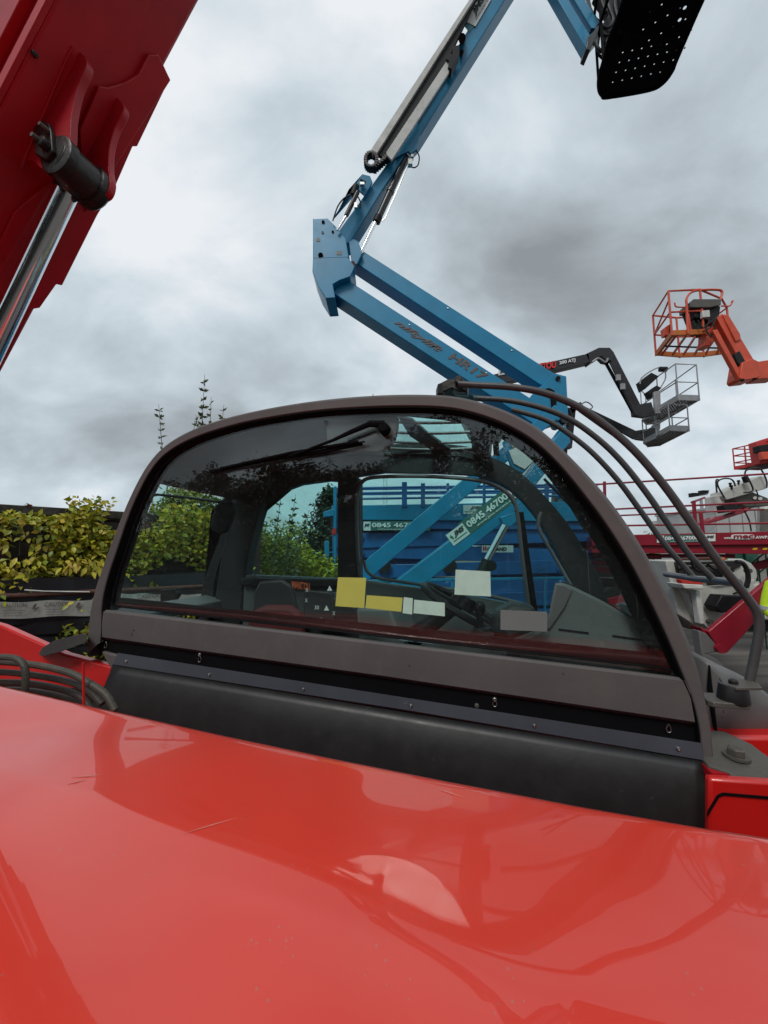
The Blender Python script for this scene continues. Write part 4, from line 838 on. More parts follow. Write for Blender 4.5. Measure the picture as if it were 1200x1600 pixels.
# ------------------------------------------------------------ blue scissor lift seen through the cab
YS = 7.2
SL = thing('scissor_lift', (1.6, 8.0, 0), 'wide blue scissor lift folded flat, seen through the cab windows behind the blue arms', 'scissor lift')
def SP(name, pts, Y, d, m, bev=.01, parent=SL): return prismY(pts, Y, d).build(name, M[m], parent, bev=bev)
x0, x1 = 512, 935
plat = SP('platform', [(518, 790), (935, 783), (935, 815), (518, 812)], YS, 1.9, 'blue')
SP('platform_edge', [(518, 812), (935, 815), (935, 828), (518, 826)], YS + .06, 1.8, 'bluedk')
for i, (y0, y1) in enumerate(((828, 852), (854, 876), (879, 900), (903, 925), (928, 950), (953, 975), (978, 1010))):
    sk = 6 * (-1) ** i
    SP('scissor_beam', [(519, y0 + sk), (930, y0 - sk), (930, y1 - sk), (519, y1 + sk)], YS + .12 + .04 * (i % 2), .10, 'bluedk')
    SP('scissor_beam', [(519, y0 - sk), (930, y0 + sk), (930, y1 + sk), (519, y1 - sk)], YS + .30, .10, 'bluedk')
    for px in (560, 703, 880): MB().lathe(PY(px, (y0 + y1) / 2, YS + .06), YV, [(0, .06), (.03, .10), (.12, .11)], 18).build('pivot', M['bluedk'], SL)
for px in (600, 703): MB().lathe(PY(px, 884, YS + .02), YV, [(0, .09), (0, .13), (.1, .13)], 20).build('pivot', M['iron'], SL)
for y in (763, 771, 780): MB().tube([PY(526, y, YS), PY(935, y - 6, YS)], .022, 8).build('rail', M['bluedk'], SL)
for y in (765, 773): MB().tube([PY(528, y, YS + 1.6), PY(900, y - 4, YS + 1.6)], .022, 8).build('rail', M['bluedk'], SL)
for px, wd in ((531, 3), (632, 4), (661, 3.2), (700, 2), (757, 2), (800, 3), (855, 3), (900, 3)):
    SP('post', [(px - wd, 755 if px != 632 else 753), (px + wd, 755 if px != 632 else 753), (px + wd, 792), (px - wd, 792)], YS - .03, .05, 'bluedk', bev=.004)
SP('ladder_frame', [(507, 845), (514, 845), (514, 905), (507, 905)], YS - .1, .05, 'blue'); SP('ladder_frame', [(521, 760), (525.5, 760), (525.5, 910), (521, 910)], YS - .1, .05, 'blue')
for y in (862, 876, 890): SP('rung', [(514, y), (521, y), (521, y + 2), (514, y + 2)], YS - .08, .03, 'blue', bev=.002)
SP('end_hood', [(505, 800), (522, 794), (524, 806), (505, 808)], YS - .1, .4, 'blue')
SP('hazard_marker', [(518, 828), (524, 824), (525, 834), (519, 836)], YS - .12, .02, 'redtext', bev=0)
def sign(rect, Y, m, parent, d=.012): return prismY([(rect[0], rect[1]), (rect[2], rect[1]), (rect[2], rect[3]), (rect[0], rect[3])], Y, d).build('sign', M[m], parent)
def txt(s, x0, y0, x1, y1, Y, m, parent, bold=.02, shear=0, dy=0): return lettering(s, PY(x0, y0, Y), PY(x1, y0 + dy, Y), PY(x0, y1, Y), M[m], parent, bold=bold, shear=shear)
sign((579, 814, 672, 829), YS - .02, 'signgreen', SL); sw = sign((568, 815, 579, 829), YS - .025, 'signwhite', SL); txt('JMS', 569, 818, 577.5, 824, YS - .03, 'darktext', sw, .05, .3)
txt('0845 4670000', 581, 816.5, 668, 824, YS - .03, 'signtext', SL, .03); txt('www.jms-access.co.uk', 590, 825.5, 645, 828.3, YS - .03, 'signtext', SL, .01)
sw = sign((724, 789, 753, 803), YS - .02, 'signwhite', SL); txt('JMS', 734, 791, 751, 797, YS - .025, 'darktext', sw, .05, .3); sign((726, 799, 750, 800), YS - .026, 'greentext', SL, .002)
sw = sign((753, 852, 802, 863), YS + .02, 'signwhite', SL); txt('H', 754.5, 853, 760, 861, YS + .015, 'redtext', sw, .06); txt('OLLAND', 761, 855, 792, 861, YS + .015, 'darktext', sw, .05)
SP('safety_mesh_frame', [(560, 906), (930, 900), (930, 905), (560, 911)], YS - .2, .04, 'blue'); 
for px in (705, 850): SP('safety_mesh_frame', [(px, 905), (px + 4, 905), (px + 4, 990), (px, 990)], YS - .2, .04, 'blue')
MB().wbox(-.9, 3.9, 7.35, 9.1, .35, .75).build('chassis', M['bluedk'], SL, bev=.03)
for x in (-.4, 3.4):
    for y in (7.3, 8.9): MB().lathe(Vector((x, y, .4)), YV, [(0, .2), (0, .36), (.03, .4), (.27, .4), (.3, .36), (.3, .2)], 24).build('wheel', M['tyre'], SL)

# ------------------------------------------------------------ far boom lifts with baskets
def basket(parent, foot, zf, H_, m, fm, rr, posts=1, floor_t=.10, chamfer=None, holes=True, rails=(.5, 1)):
    """foot: floor corners going round; builds floor, rails and posts as parts"""
    foot = [Vector((p.x, p.y, zf)) for p in foot]
    n = len(foot)
    c = sum(foot, Vector()) / n
    ring_ = MB()
    for i in range(n):
        p, q = foot[i], foot[(i + 1) % n]
        ring_.prism([p, q, lerp(q, c, .05), lerp(p, c, .05)], ZV * floor_t)
    ring_.build('floor_frame', M[fm], parent, bev=.004)
    # grated floor
    mb = MB(); xs = [p.x for p in foot]; ys = [p.y for p in foot]
    def inside(x, y):
        r_ = False
        for i in range(n):
            p, q = foot[i], foot[(i + 1) % n]
            if (p.y > y) != (q.y > y) and x < (q.x - p.x) * (y - p.y) / (q.y - p.y) + p.x: r_ = not r_
        return r_
    st = .09; x = min(xs)
    while x < max(xs):
        y = min(ys)
        while y < max(ys):
            if inside(x, y):
                mb.wbox(x - .045, x + .045, y - .012, y + .012, zf + .02, zf + .04); mb.wbox(x - .012, x + .012, y - .045, y + .045, zf + .021, zf + .041)
            y += st
        x += st
    tag(mb.build('floor_grating', M['iron'], parent), kind='stuff')
    for h in rails: MB().tube([p + ZV * H_ * h for p in foot], rr, 8, closed=True).build('rail', M[m], parent)
    for i in range(n):
        p, q = foot[i], foot[(i + 1) % n]
        MB().cyl(p, p + ZV * H_, rr, 8).build('post', M[m], parent)
        if (q - p).length > 1.0 and posts:
            r_ = lerp(p, q, .5); MB().cyl(r_, r_ + ZV * H_, rr, 8).build('post', M[m], parent)
# upper grey basket
G = 'slim black boom lifts with grey baskets'
for k in (0, 1):
    if k == 0:
        zf = 6.2; pix = [(1093, 626), (1060, 625), (1030, 642), (1004, 658), (1012, 664), (1031, 662)]
        lab = 'slim black boom lift with lettering along its boom, holding the upper of two grey baskets'
        base = Vector((6.0, 11.2, 0))
    else:
        zf = 5.3; pix = [(1077, 674), (1047, 673), (1026, 684), (1006, 694), (1012, 699), (1031, 697)]
        lab = 'slim black boom lift with its jib low, holding the lower of two grey baskets'
        base = Vector((6.6, 12.6, 0))
    BL = thing('boom_lift', base, lab, 'boom lift', G)
    foot_ = [PZ(x, y, zf) for x, y in pix]; Yb = sum(p.y for p in foot_) / 6
    basket(BL, foot_, zf, 1.1 if k == 0 else .8, 'grey', 'grey', .018, floor_t=.17)
    A = lambda name, pts, Y, d, m='blackboom', **kk: prismY(pts, Y, d).build(name, M[m], BL, bev=.01, **kk)
    if k == 0:
        bm_ = A('boom', [(700, 603), (775, 584), (920, 552), (922, 566), (776, 601), (702, 614)], 11.0, .25)
        A('boom_head', [(915, 553), (936, 543), (953, 543), (960, 551), (956, 564), (946, 562), (940, 556), (922, 568)], 11.0, .28)
        A('jib', [(948, 556), (959, 550), (1003, 636), (998, 650), (992, 648)], 11.05, .05)
        A('jib_link', [(942, 562), (946, 560), (992, 642), (988, 646)], 11.2, .04, 'black')
        A('basket_mount', [(988, 634), (1018, 628), (1024, 648), (1006, 652), (990, 650)], 11.2, .12)
        A('platform_pivot', [(1022, 612), (1032, 610), (1033, 646), (1024, 646)], 11.2, .08, 'grey')
        A('control_console', [(1003, 594), (1018, 582), (1030, 588), (1008, 608)], 11.3, .3, 'black'); A('control_console', [(1012, 612), (1026, 602), (1034, 606), (1018, 622)], 11.3, .2, 'black')
        MB().lathe(PY(1036, 577, 11.3), XV, [(-.12, .04), (-.1, .08), (.1, .08), (.12, .04)], 12).build('lamp', M['black'], BL)
        MB().tube(smooth([PY(x, y, 11.3) for x, y in ((1000, 600), (1003, 590), (1020, 578), (1036, 574), (1040, 590), (1032, 606))], 24), .02, 6).build('rail', M['grey'], BL)
        sw = prismY([(779, 578), (808, 572.5), (808, 581), (779, 586.5)], 10.97, .01).build('sign', M['signwhite'], BL)
        txt('JMS 0845 4670000', 781, 580, 806, 585, 10.96, 'darktext', sw, .03, dy=-4.5)
        txt('MANITOU', 822, 571.5, 869, 583, 10.96, 'redtext', bm_, .06, dy=-8.5); txt('200 ATJ', 874, 564.5, 899, 571, 10.96, 'signtext', bm_, .03, dy=-5)
        A('boom_tail', [(684, 600), (700, 594), (712, 598), (760, 604), (762, 620), (684, 614)], 10.9, .4, 'black')
        MB().tube(smooth([PY(x, y, 10.95) for x, y in ((925, 566), (935, 560), (946, 566), (950, 560))], 16), .03, 6).build('hose', M['grey'], BL)
        for y in (590, 604): MB().box(PY(966 + (y - 590) * .5, y, 11.0), XV * .06, YV * .03, ZV * .09).build('valve', M['grey'], BL)
        mast = [(700, 600), (712, 612), (720, 800), (700, 800)]
    else:
        A('jib', [(899, 634), (906, 631), (1000, 676), (1000, 684), (990, 686)], 12.0, .06)
        A('jib_link', [(905, 642), (975, 684), (982, 690), (972, 690)], 12.2, .08, 'black')
        A('boom_head', [(888, 640), (898, 630), (908, 628), (912, 634), (902, 640), (892, 648)], 12.0, .2)
        A('boom', [(880, 700), (888, 636), (900, 640), (894, 700)], 12.0, .2)
        A('basket_mount', [(992, 673), (1024, 668), (1026, 686), (1008, 688), (994, 686)], 12.2, .12)
        A('platform_pivot', [(1024, 662), (1031, 661), (1031, 690), (1024, 690)], 12.2, .2, 'grey')
        A('platform_pivot', [(1026, 656), (1032, 656), (1032, 670), (1026, 670)], 12.3, .2, 'grey')
        MB().tube(smooth([PY(x, y, 11.9) for x, y in ((905, 634), (916, 628), (926, 636), (915, 642))], 16), .02, 6).build('hose', M['grey'], BL)
        mast = [(878, 690), (896, 690), (900, 800), (880, 800)]
    q = [PY(x, y, base.y) for x, y in mast]
    MB().bar(Vector((q[0].x, base.y, q[0].z)), Vector((base.x - 1.2, base.y, .8)), .3, .3).build('mast', M['blackboom'], BL, bev=.02)
    MB().wbox(base.x - 2.2, base.x + .6, base.y - .8, base.y + .8, .35, 1.1).build('chassis', M['blackboom'], BL, bev=.04)
    for x in (base.x - 1.8, base.x + .2):
        for y in (base.y - .95, base.y + .65): MB().lathe(Vector((x, y, .4)), YV, [(0, .2), (0, .36), (.03, .4), (.27, .4), (.3, .36), (.3, .2)], 20).build('wheel', M['tyre'], BL)

# ------------------------------------------------------------ orange basket, high right
ZO = 6.9
OL = thing('boom_lift', (14.0, 9.5, 0), 'faded orange boom lift high on the right with empty basket and dark console', 'boom lift')
op = [(1050, 524), (1100, 522), (1134, 534), (1142, 546), (1129, 554), (1100, 558), (1062, 559), (1025, 556)]
of = [PZ(x, y, ZO) for x, y in op]; Yo = 9.3
def O(name, pts, Y, d, m='orange', **k): return prismY(pts, Y, d).build(name, M[m], OL, bev=.012, **k)
mb = MB()
cO = sum(of, Vector()) / 8
for i in range(8):
    p, q = of[i], of[(i + 1) % 8]; mb.prism([p, q, lerp(q, cO, .07), lerp(p, cO, .07)], ZV * .13)
mb.build('floor_frame', M['orange2'], OL, bev=.006)
for i in range(6):
    t_ = (i + .5) / 6; MB().bar(lerp(of[0], of[2], t_) + ZV * .02, lerp(of[7], of[4], t_) + ZV * .02, .035, .05).build('floor_bar', M['orange2'] if i % 2 else M['orange'], OL)
MB().bar(lerp(of[0], of[7], .5), lerp(of[2], of[4], .5), .03, .03).build('floor_bar', M['iron'], OL)
HO = 1.12
for h in (.52, 1.0): MB().tube([p + ZV * HO * h for p in of], .024, 8, closed=True).build('rail', M['orange'], OL)
for i in (0, 1, 3, 5, 7, 6): MB().cyl(of[i], of[i] + ZV * HO, .024, 8).build('post', M['orange'], OL)
MB().tube([of[7] + ZV * .58, of[0] + ZV * .9], .02, 8).build('rail', M['orange'], OL)
Yn = of[0].y
MB().tube(smooth([PY(x, y, Yn - .05) for x, y in ((1075, 522), (1073, 480), (1073, 466), (1082, 456), (1100, 453), (1122, 453), (1128, 456), (1127, 464), (1123, 474))], 50), .026, 8).build('console_guard', M['orange'], OL)
MB().tube([PY(1072, 470, Yn), PY(1080, 522, Yn)], .024, 8).build('console_guard', M['orange'], OL)
MB().tube(smooth([PY(x, y, Yn - .03) for x, y in ((1054, 473), (1056, 479), (1064, 480), (1070, 480))], 14), .018, 6).build('console_guard', M['orange'], OL)
MB().tube(smooth([PY(x, y, Yn - .03) for x, y in ((1127, 478), (1140, 478), (1145, 470), (1143, 472))], 14), .018, 6).build('console_guard', M['orange'], OL)
O('control_console', [(1078, 472), (1084, 467), (1127, 467), (1127, 476), (1110, 480), (1079, 480)], Yn - .1, .35, 'plate')
O('control_console', [(1080, 480), (1126, 478), (1124, 494), (1112, 502), (1100, 498), (1086, 496)], Yn - .02, .3, 'black')
O('control_console', [(1083, 496), (1118, 496), (1110, 518), (1100, 520), (1088, 515)], Yn + .05, .25, 'iron')
O('control_box', [(1098, 485), (1109, 484), (1110, 495), (1098, 496)], Yn - .12, .08, 'lgrey')
O('tool_box', [(1038, 512), (1048, 505), (1049, 522), (1040, 524)], Yn + .3, .15); O('tool_box', [(1048, 505), (1051, 506), (1051, 523), (1048, 526)], Yn + .25, .2, 'black')
for pts in (((1102, 498), (1112, 504), (1118, 516), (1110, 524)), ((1090, 500), (1098, 512), (1104, 508), (1114, 500), (1122, 492)), ((1120, 494), (1112, 510), (1098, 518)), ((1108, 500), (1104, 516), (1112, 528))):
    MB().tube(smooth([PY(x, y, Yn - .15) for x, y in pts], 20), .016, 6).build('hose', M['iron'], OL)
O('jib', [(1120, 496), (1128, 490), (1136, 492), (1177, 560), (1172, 564), (1160, 566), (1150, 552)], Yn - .15, .24)
O('jib_cover', [(1130, 492), (1138, 491), (1157, 522), (1158, 530), (1150, 534)], Yn - .18, .05)
O('jib_link', [(1114, 516), (1121, 514), (1162, 590), (1156, 594)], Yn - .22, .10)
O('jib_mount', [(1104, 512), (1120, 506), (1122, 526), (1112, 540), (1100, 540), (1104, 528)], Yn, .25)
O('jib_hoses', [(1148, 552), (1156, 548), (1166, 566), (1172, 572), (1158, 574), (1152, 566)], Yn - .2, .1, 'black')
O('knuckle', [(1160, 566), (1176, 560), (1186, 565), (1188, 588), (1178, 592), (1160, 594), (1156, 590)], Yn - .25, .35)
O('knuckle', [(1176, 566), (1216, 560), (1216, 590), (1184, 592)], Yn - .15, .3)
O('boom', [(1186, 566), (1290, 556), (1300, 580), (1188, 588)], Yn - .1, .3, 'white')
MB().cyl(PY(1160, 594, Yn - .3), PY(1160, 594, Yn + .1), .035, 12).cyl(PY(1178, 592, Yn - .3), PY(1178, 592, Yn + .1), .03, 12).build('pin', M['iron'], OL)
e_ = PY(1295, 568, Yn)
MB().bar(e_, Vector((14.0, 9.5, 1.2)), .4, .4).build('mast', M['white'], OL, bev=.02)
MB().wbox(12.6, 15.4, 8.4, 10.6, .35, 1.4).build('chassis', M['orange'], OL, bev=.05)

# ------------------------------------------------------------ red basket, right edge
ZR = 6.6
RL = thing('boom_lift', (24.0, 19.5, 0), 'distant bright red boom lift basket at the right edge above the crimson platform', 'boom lift')
rf = [PZ(x, y, ZR) for x, y in ((1148, 734), (1186, 727), (1230, 720), (1232, 727), (1185, 735))]
basket(RL, rf, ZR, 1.25, 'liftred', 'liftred', .035, rails=(.33, .66, 1), floor_t=.2)
prismY([(1182, 690), (1200, 684), (1215, 690), (1215, 722), (1188, 724)], 20.5, .5).build('jib_frame', M['liftred'], RL, bev=.02)
prismY([(1186, 696), (1215, 692), (1215, 705), (1188, 706)], 20.2, .4).build('control_console', M['black'], RL, bev=.02)
prismY([(1190, 706), (1212, 705), (1212, 716), (1192, 718)], 20.1, .2).build('jib_head', M['orange'], RL, bev=.02)
MB().bar(PY(1210, 722, 20.5), Vector((24, 19.5, .9)), .4, .4).build('mast', M['liftred'], RL)
MB().wbox(22.5, 25.5, 18.5, 20.5, .35, 1.3).build('chassis', M['liftred'], RL, bev=.05)

# ------------------------------------------------------------ crimson scissor lift platform
ME = thing('scissor_lift', (5.5, 7.0, 0), 'crimson scissor lift with long railed platform and white web address on its deck edge', 'scissor lift')
def E(name, mb, m, bev=.006, parent=ME): return mb.build(name, M[m], parent, bev=bev)
pl0, pl1 = PY(925, 850, 6.9), PY(1300, 834, 5.9)
pl0.z = pl1.z = 2.09; ed = (pl1 - pl0).normalized(); bk_ = Vector((-ed.y, ed.x, 0))
Lm = (pl1 - pl0).length
def ME_(px, py, off=0):                       # pixel onto the vertical plane of the deck edge
    d = ray(px, py); n = Vector((-ed.y, ed.x, 0)); return CAM + d * ((pl0 - CAM).dot(n) / d.dot(n)) + n * off
def meb(x0, y0, x1, y1, x2, y2, x3, y3, off, dep): return MB().prism([ME_(x, y, off) for x, y in ((x0, y0), (x1, y1), (x2, y2), (x3, y3))], bk_ * dep)
dk = E('deck', meb(925, 837, 1300, 828, 1300, 850, 925, 853, 0, 1.6), 'crimson')
E('deck_beam', meb(925, 853, 1300, 850, 1300, 866, 925, 864, .05, 1.4), 'crimson')
E('deck_beam', meb(1000, 866, 1160, 866, 1160, 872, 1000, 872, .2, 1.0), 'crimson')
for x in (1180, 1196): E('hazard_marker', meb(x, 856, x + 7, 856, x + 5, 859, x - 2, 859, .045, .004), 'yellow', bev=0)
gs = E('sign', meb(1030, 837, 1117, 834, 1117, 846.5, 1030, 848, -.01, .008), 'signgreen', bev=0)
sw = E('sign', meb(1026, 837.5, 1037, 837, 1037, 847.5, 1026, 848, -.016, .006), 'signwhite', bev=0)
def mtx(s, x0, y0, x1, yr, y2, m, parent, bold=.02, off=-.02, shear=0): return lettering(s, ME_(x0, y0, off), ME_(x1, yr, off), ME_(x0, y2, off), M[m], parent, bold=bold, shear=shear)
mtx('JMS', 1028, 840, 1036, 839.8, 845, 'darktext', sw, .05); mtx('0845 4670000', 1038, 838.3, 1095, 837, 844.3, 'signtext', gs, .03); mtx('www.jms-access.co.uk', 1046, 845.3, 1090, 844.4, 847, 'signtext', gs, .01)
sw = E('sign', meb(1098, 835, 1117, 834.5, 1117, 845.5, 1098, 846, -.018, .006), 'signwhite', bev=0); mtx('JMS', 1101, 837, 1115, 836.6, 842, 'darktext', sw, .05, -.024, .3)
mtx('www.', 1130, 839.5, 1142, 839.3, 842.6, 'signtext', dk, .02); 
mw = E('sign', MB().prism([ME_(1142 + 18 + 18 * math.copysign(abs(math.cos(a)) ** .35, math.cos(a)), 838.8 + 4.0 * math.copysign(abs(math.sin(a)) ** .6, math.sin(a)), -.012) for a in [i * math.pi / 16 for i in range(32)]], bk_ * .008), 'signwhite', bev=0)
mtx('mec', 1145, 836.2, 1176, 835.8, 841.6, 'crimson', mw, .03, -.022); mtx('AWP.com', 1179, 837.4, 1214, 836.8, 842, 'signtext', dk, .03)
for y0, y1 in ((757, 738.5), (797, 783), (822, 817)):
    E('rail', MB().tube([ME_(925, y0, .03), ME_(1400, y1 - (y0 - y1) * .6, .03)], .017, 10), 'crimson', 0)
E('rail', MB().tube([ME_(925, 797, 1.5), ME_(1290, 780, 1.5)], .017, 8), 'crimson', 0)
for px in (943, 1085, 1096): E('post', MB().bar(ME_(px + (2 if px < 1000 else 0), 752 - (px - 943) * .05 if px == 943 else (782 if px == 1085 else 800), .03), ME_(px + 4, 836, .03), .045, .045), 'crimson', .003)
E('rail', MB().tube([ME_(1085, 784, .1), ME_(1128, 770, .6)], .02, 8), 'crimson', 0)
E('rail', MB().tube([ME_(1105, 818, .5), ME_(1165, 800, 1.2)], .022, 8), 'crimson', 0)
for i, y in enumerate((868, 880, 892)): E('scissor_beam', MB().bar(ME_(935, y, .5), ME_(1050, y + 2, .5), .08, .10), 'crimson')
E('chassis', MB().prism([Vector((p.x, p.y, .35)) for p in (pl0 - ed * .6 + bk_ * .3, pl0 + ed * .7 + bk_ * .3, pl0 + ed * .7 + bk_ * 1.4, pl0 - ed * .6 + bk_ * 1.4)], ZV * .45), 'crimson', .03)
E('scissor_beam', MB().bar(pl0 + bk_ * .5 - ZV * 1.3, pl1 + bk_ * .5 - ZV * .3, .1, .12), 'crimson')

# white control pod and console standing on the platform
WP = thing('boom_lift', (9.4, 9.6, 0), 'boom lift with tilted white control pod and wire guards showing above the crimson rails', 'boom lift')
def Q(name, pts, Y, d, m='white', **k): return prismY(pts, Y, d).build(name, M[m], WP, bev=.012, **k)
YW = 8.2
Q('control_pod', [(1131, 768), (1190, 743), (1198, 746), (1200, 762), (1196, 764), (1136, 781), (1130, 775)], YW, .35)
Q('pod_tray', [(1140, 778), (1174, 768), (1200, 778), (1206, 790), (1166, 792)], YW + .1, .5, 'plate')
Q('pod_end', [(1118, 775), (1131, 772), (1134, 800), (1120, 802)], YW + .1, .3, 'lgrey')
Q('junction_box', [(1131, 789), (1150, 786), (1155, 798), (1134, 801)], YW - .1, .2, 'black')
Q('arm', [(1100, 815), (1160, 797), (1170, 792), (1168, 800), (1120, 815), (1100, 820)], YW, .2, 'crimson')
for x, y in ((1141, 757), (1154, 753), (1143, 761)):
    MB().cyl(PY(x, y + 4, YW), PY(x, y, YW), .02, 8).lathe(PY(x, y, YW), ZV, [(0, .02), (.02, .035), (.04, .02)], 8).build('joystick', M['black'], WP)
for pts in (((1132, 778), (1122, 760), (1122, 752), (1130, 748), (1140, 748), (1146, 752), (1149, 760)), ((1120, 770), (1119, 751), (1124, 750)), ((1166, 752), (1164, 740), (1168, 734), (1185, 731), (1192, 738), (1198, 752), (1198, 762)), ((1162, 770), (1174, 768), (1176, 762), (1168, 745))):
    MB().tube(smooth([PY(x, y, YW - .1) for x, y in pts], 30), .016, 8).build('wire_guard', M['iron'], WP)
Q('handle', [(1164, 744), (1169, 743), (1173, 753), (1168, 754)], YW - .15, .1, 'black')
MB().tube(smooth([PY(x, y, YW - .15) for x, y in ((1160, 793), (1170, 812), (1174, 830))], 16), .015, 6).build('cable', M['black'], WP)
MB().tube(smooth([PY(x, y, YW - .2) for x, y in ((1166, 797), (1178, 790), (1184, 775), (1181, 765))], 16), .012, 6).build('cable', M['black'], WP)
for x, y in ((1180, 778), (1188, 779)): MB().cyl(PY(x, y, YW + .05), PY(x, y, YW + .12), .035, 12).build('bright_hole_disc', M['signwhite'], WP)  # solid white discs paint the brightness seen through holes
MB().bar(PY(1200, 790, YW + .4), Vector((9.4, 9.6, 1.0)), .3, .3).build('mast', M['white'], WP)
MB().wbox(8.2, 10.6, 8.7, 10.4, .3, 1.1).build('chassis', M['white'], WP, bev=.05)

LM = thing('lattice_mast', (PY(602, 800, 22).x, 22, 0), 'thin pale lattice mast far behind the blue scissor lift rails', 'mast')
for dx_ in (-.09, .09): MB().cyl(Vector((PY(602, 800, 22).x + dx_, 22, 0)), Vector((PY(602, 800, 22).x + dx_, 22, PY(602, 745, 22).z)), .025, 6).build('leg', M['lgrey'], LM)
mb = MB()
for i in range(24):
    z = .3 + i * .25; xx = PY(602, 800, 22).x; s_ = 1 if i % 2 else -1
    mb.bar(Vector((xx - .09 * s_, 22, z)), Vector((xx + .09 * s_, 22, z + .25)), .02, .02)
tag(mb.build('lacing', M['lgrey'], LM), kind='stuff')
# small labels, bolts and hoses on the blue lift
for x0, y0, x1, y1 in ((494, 372, 500, 377), (526, 392, 534, 398)): H('label', prismY([(x0, y0), (x1, y0), (x1, y1), (x0, y1)], YH - .104, .003), M['stickgrey'])
for off, r_ in ((0, .010), (4, .012)):
    H('hydraulic_hose', MB().tube(smooth([PY(x, y + off, YH + .28) for x, y in ((556, 415), (600, 442), (680, 495), (760, 548), (842, 606))], 40), r_, 6), M['black'])
for x, y in ((640, 508), (760, 583), (568, 395), (700, 482), (800, 548)): H('bolt_head', MB().lathe(PY(x, y, YH + (.0 if y > 500 and x != 800 else .05)), -YV, [(-.002, .012), (.006, .012), (.009, .006)], 10), M['steel'])
# floodlights on a post
FLT = thing('floodlight_mast', tuple(Vector((PY(1095, 850, 13).x, 13, 0))), 'pair of small floodlights on a thin post above the crimson rails', 'floodlight')
px_ = PY(1095, 780, 13).x
MB().cyl(Vector((px_, 13, 0)), PY(1095, 780, 13), .04, 8).build('post', M['grey'], FLT)
MB().bar(PY(1080, 776, 13), PY(1105, 772, 13), .05, .05).build('crossarm', M['grey'], FLT)
for x, y in ((1084, 774), (1099, 770)):
    MB().box(PY(x, y, 12.9), XV * .13 + ZV * .02, YV * .07, ZV * .05).box(PY(x, y - 2.5, 12.9), XV * .12, YV * .10, ZV * .02).build('lamp_head', M['black'], FLT, bev=.01)
LT = thing('lamp_post', (PY(1096, 790, 30).x, 30, 0), 'very thin pale lamp post behind the floodlights', 'lamp post')
MB().cyl(Vector((PY(1100, 790, 30).x, 30, 0)), PY(1097, 782, 30), .05, 8).build('post', M['grey'], LT)

# ------------------------------------------------------------ white container cabin
CW = thing('container', (PY(1160, 850, 11).x, 11.5, 0), 'white corrugated site container behind the crimson platform with a small side window', 'container')
mb = MB(); zc_ = PY(1130, 795, 11).z
xl, xr = PY(1118, 800, 11).x, PY(1118, 800, 11).x + 6
MB().wbox(xl, xr, 11.06, 13.4, .1, zc_).build('wall', M['container'], CW)
x = xl
while x < xr - .3:
    MB().wbox(x + .02, x + .36, 11.0, 11.059, .12, zc_ - .04).build('panel', M['container'], CW, bev=.01); x += .38
MB().wbox(xl - .03, xr + .03, 10.99, 13.45, zc_, zc_ + .06).build('roof_rail', M['lgrey'], CW)
C2 = thing('site_cabin', (PY(1105, 850, 14).x, 14.5, 0), 'small pale cabin with a dark framed window left of the white container', 'cabin')
z2 = PY(1115, 797, 14).z
MB().prism([Vector((PY(1092, 800, 14).x, 14, 0)), Vector((PY(1125, 800, 14).x, 14, 0)), Vector((PY(1125, 800, 14).x, 14, z2)), Vector((PY(1092, 806, 14).x, 14, PY(1092, 806, 14).z))], YV * 2.5).build('wall', M['container'], C2)
wf = prismY([(1104, 812), (1119, 806), (1122, 826), (1106, 828)], 13.97, .03).build('window', M['black'], C2)
prismY([(1111, 815), (1118, 812), (1120, 822), (1113, 825)], 13.955, .01).build('pane', M['signwhite'], wf)
prismY([(1080, 806), (1092, 806), (1092, 850), (1080, 850)], 14.2, 1).build('side_wall', M['lgrey'], C2)

# ------------------------------------------------------------ white turntable with red boom under the platform
WT = thing('boom_lift', (5.0, 5.7, 0), 'cream turntable and red boom of a lowered boom lift beneath the crimson platform', 'boom lift')
def X(name, pts, Y, d, m='white', bev=.012, **k): return prismY(pts, Y, d).build(name, M[m], WT, bev=bev, **k)
YT = 5.35
rnd = [(1185 - 17 + 17 * math.cos(a), 895 - 15 * math.sin(a) * 1.4) for a in [(-.6 + i * .22) for i in range(12)]]
X('turntable_cover', [(1040, 876), (1160, 873), (1174, 880), (1182, 890), (1184, 900), (1180, 912), (1168, 930), (1130, 985), (1105, 990), (1060, 960)], YT + .2, .5)
X('lower_cover', [(1068, 918), (1140, 914), (1180, 905), (1176, 935), (1108, 984), (1085, 960)], YT + .1, .3, 'white')
X('side_door', [(1087, 922), (1096, 922), (1102, 972), (1100, 976), (1094, 975)], YT - .02, .1, 'lgrey')
X('step', [(1066, 912), (1099, 914), (1100, 921), (1070, 920)], YT - .12, .3, 'lgrey')
X('step', [(1064, 905), (1080, 907), (1100, 908), (1098, 914), (1066, 912)], YT - .1, .1, 'liftred')
X('dark_recess', [(1055, 878), (1150, 876), (1160, 884), (1130, 900), (1128, 914), (1108, 920), (1106, 908), (1060, 903)], YT + .17, .05, 'iron')
X('inner_panel', [(1062, 884), (1125, 881), (1140, 886), (1130, 896), (1100, 902), (1066, 900)], YT + .12, .05, 'plate')
X('tray', [(1118, 948), (1128, 930), (1166, 932), (1140, 956), (1128, 958)], YT - .15, .2, 'black')
MB().tube(smooth([PY(x, y, YT - .0) for x, y in ((1150, 878), (1160, 880), (1167, 890), (1169, 905), (1166, 918))], 20), .03, 8).build('hose', M['black'], WT)
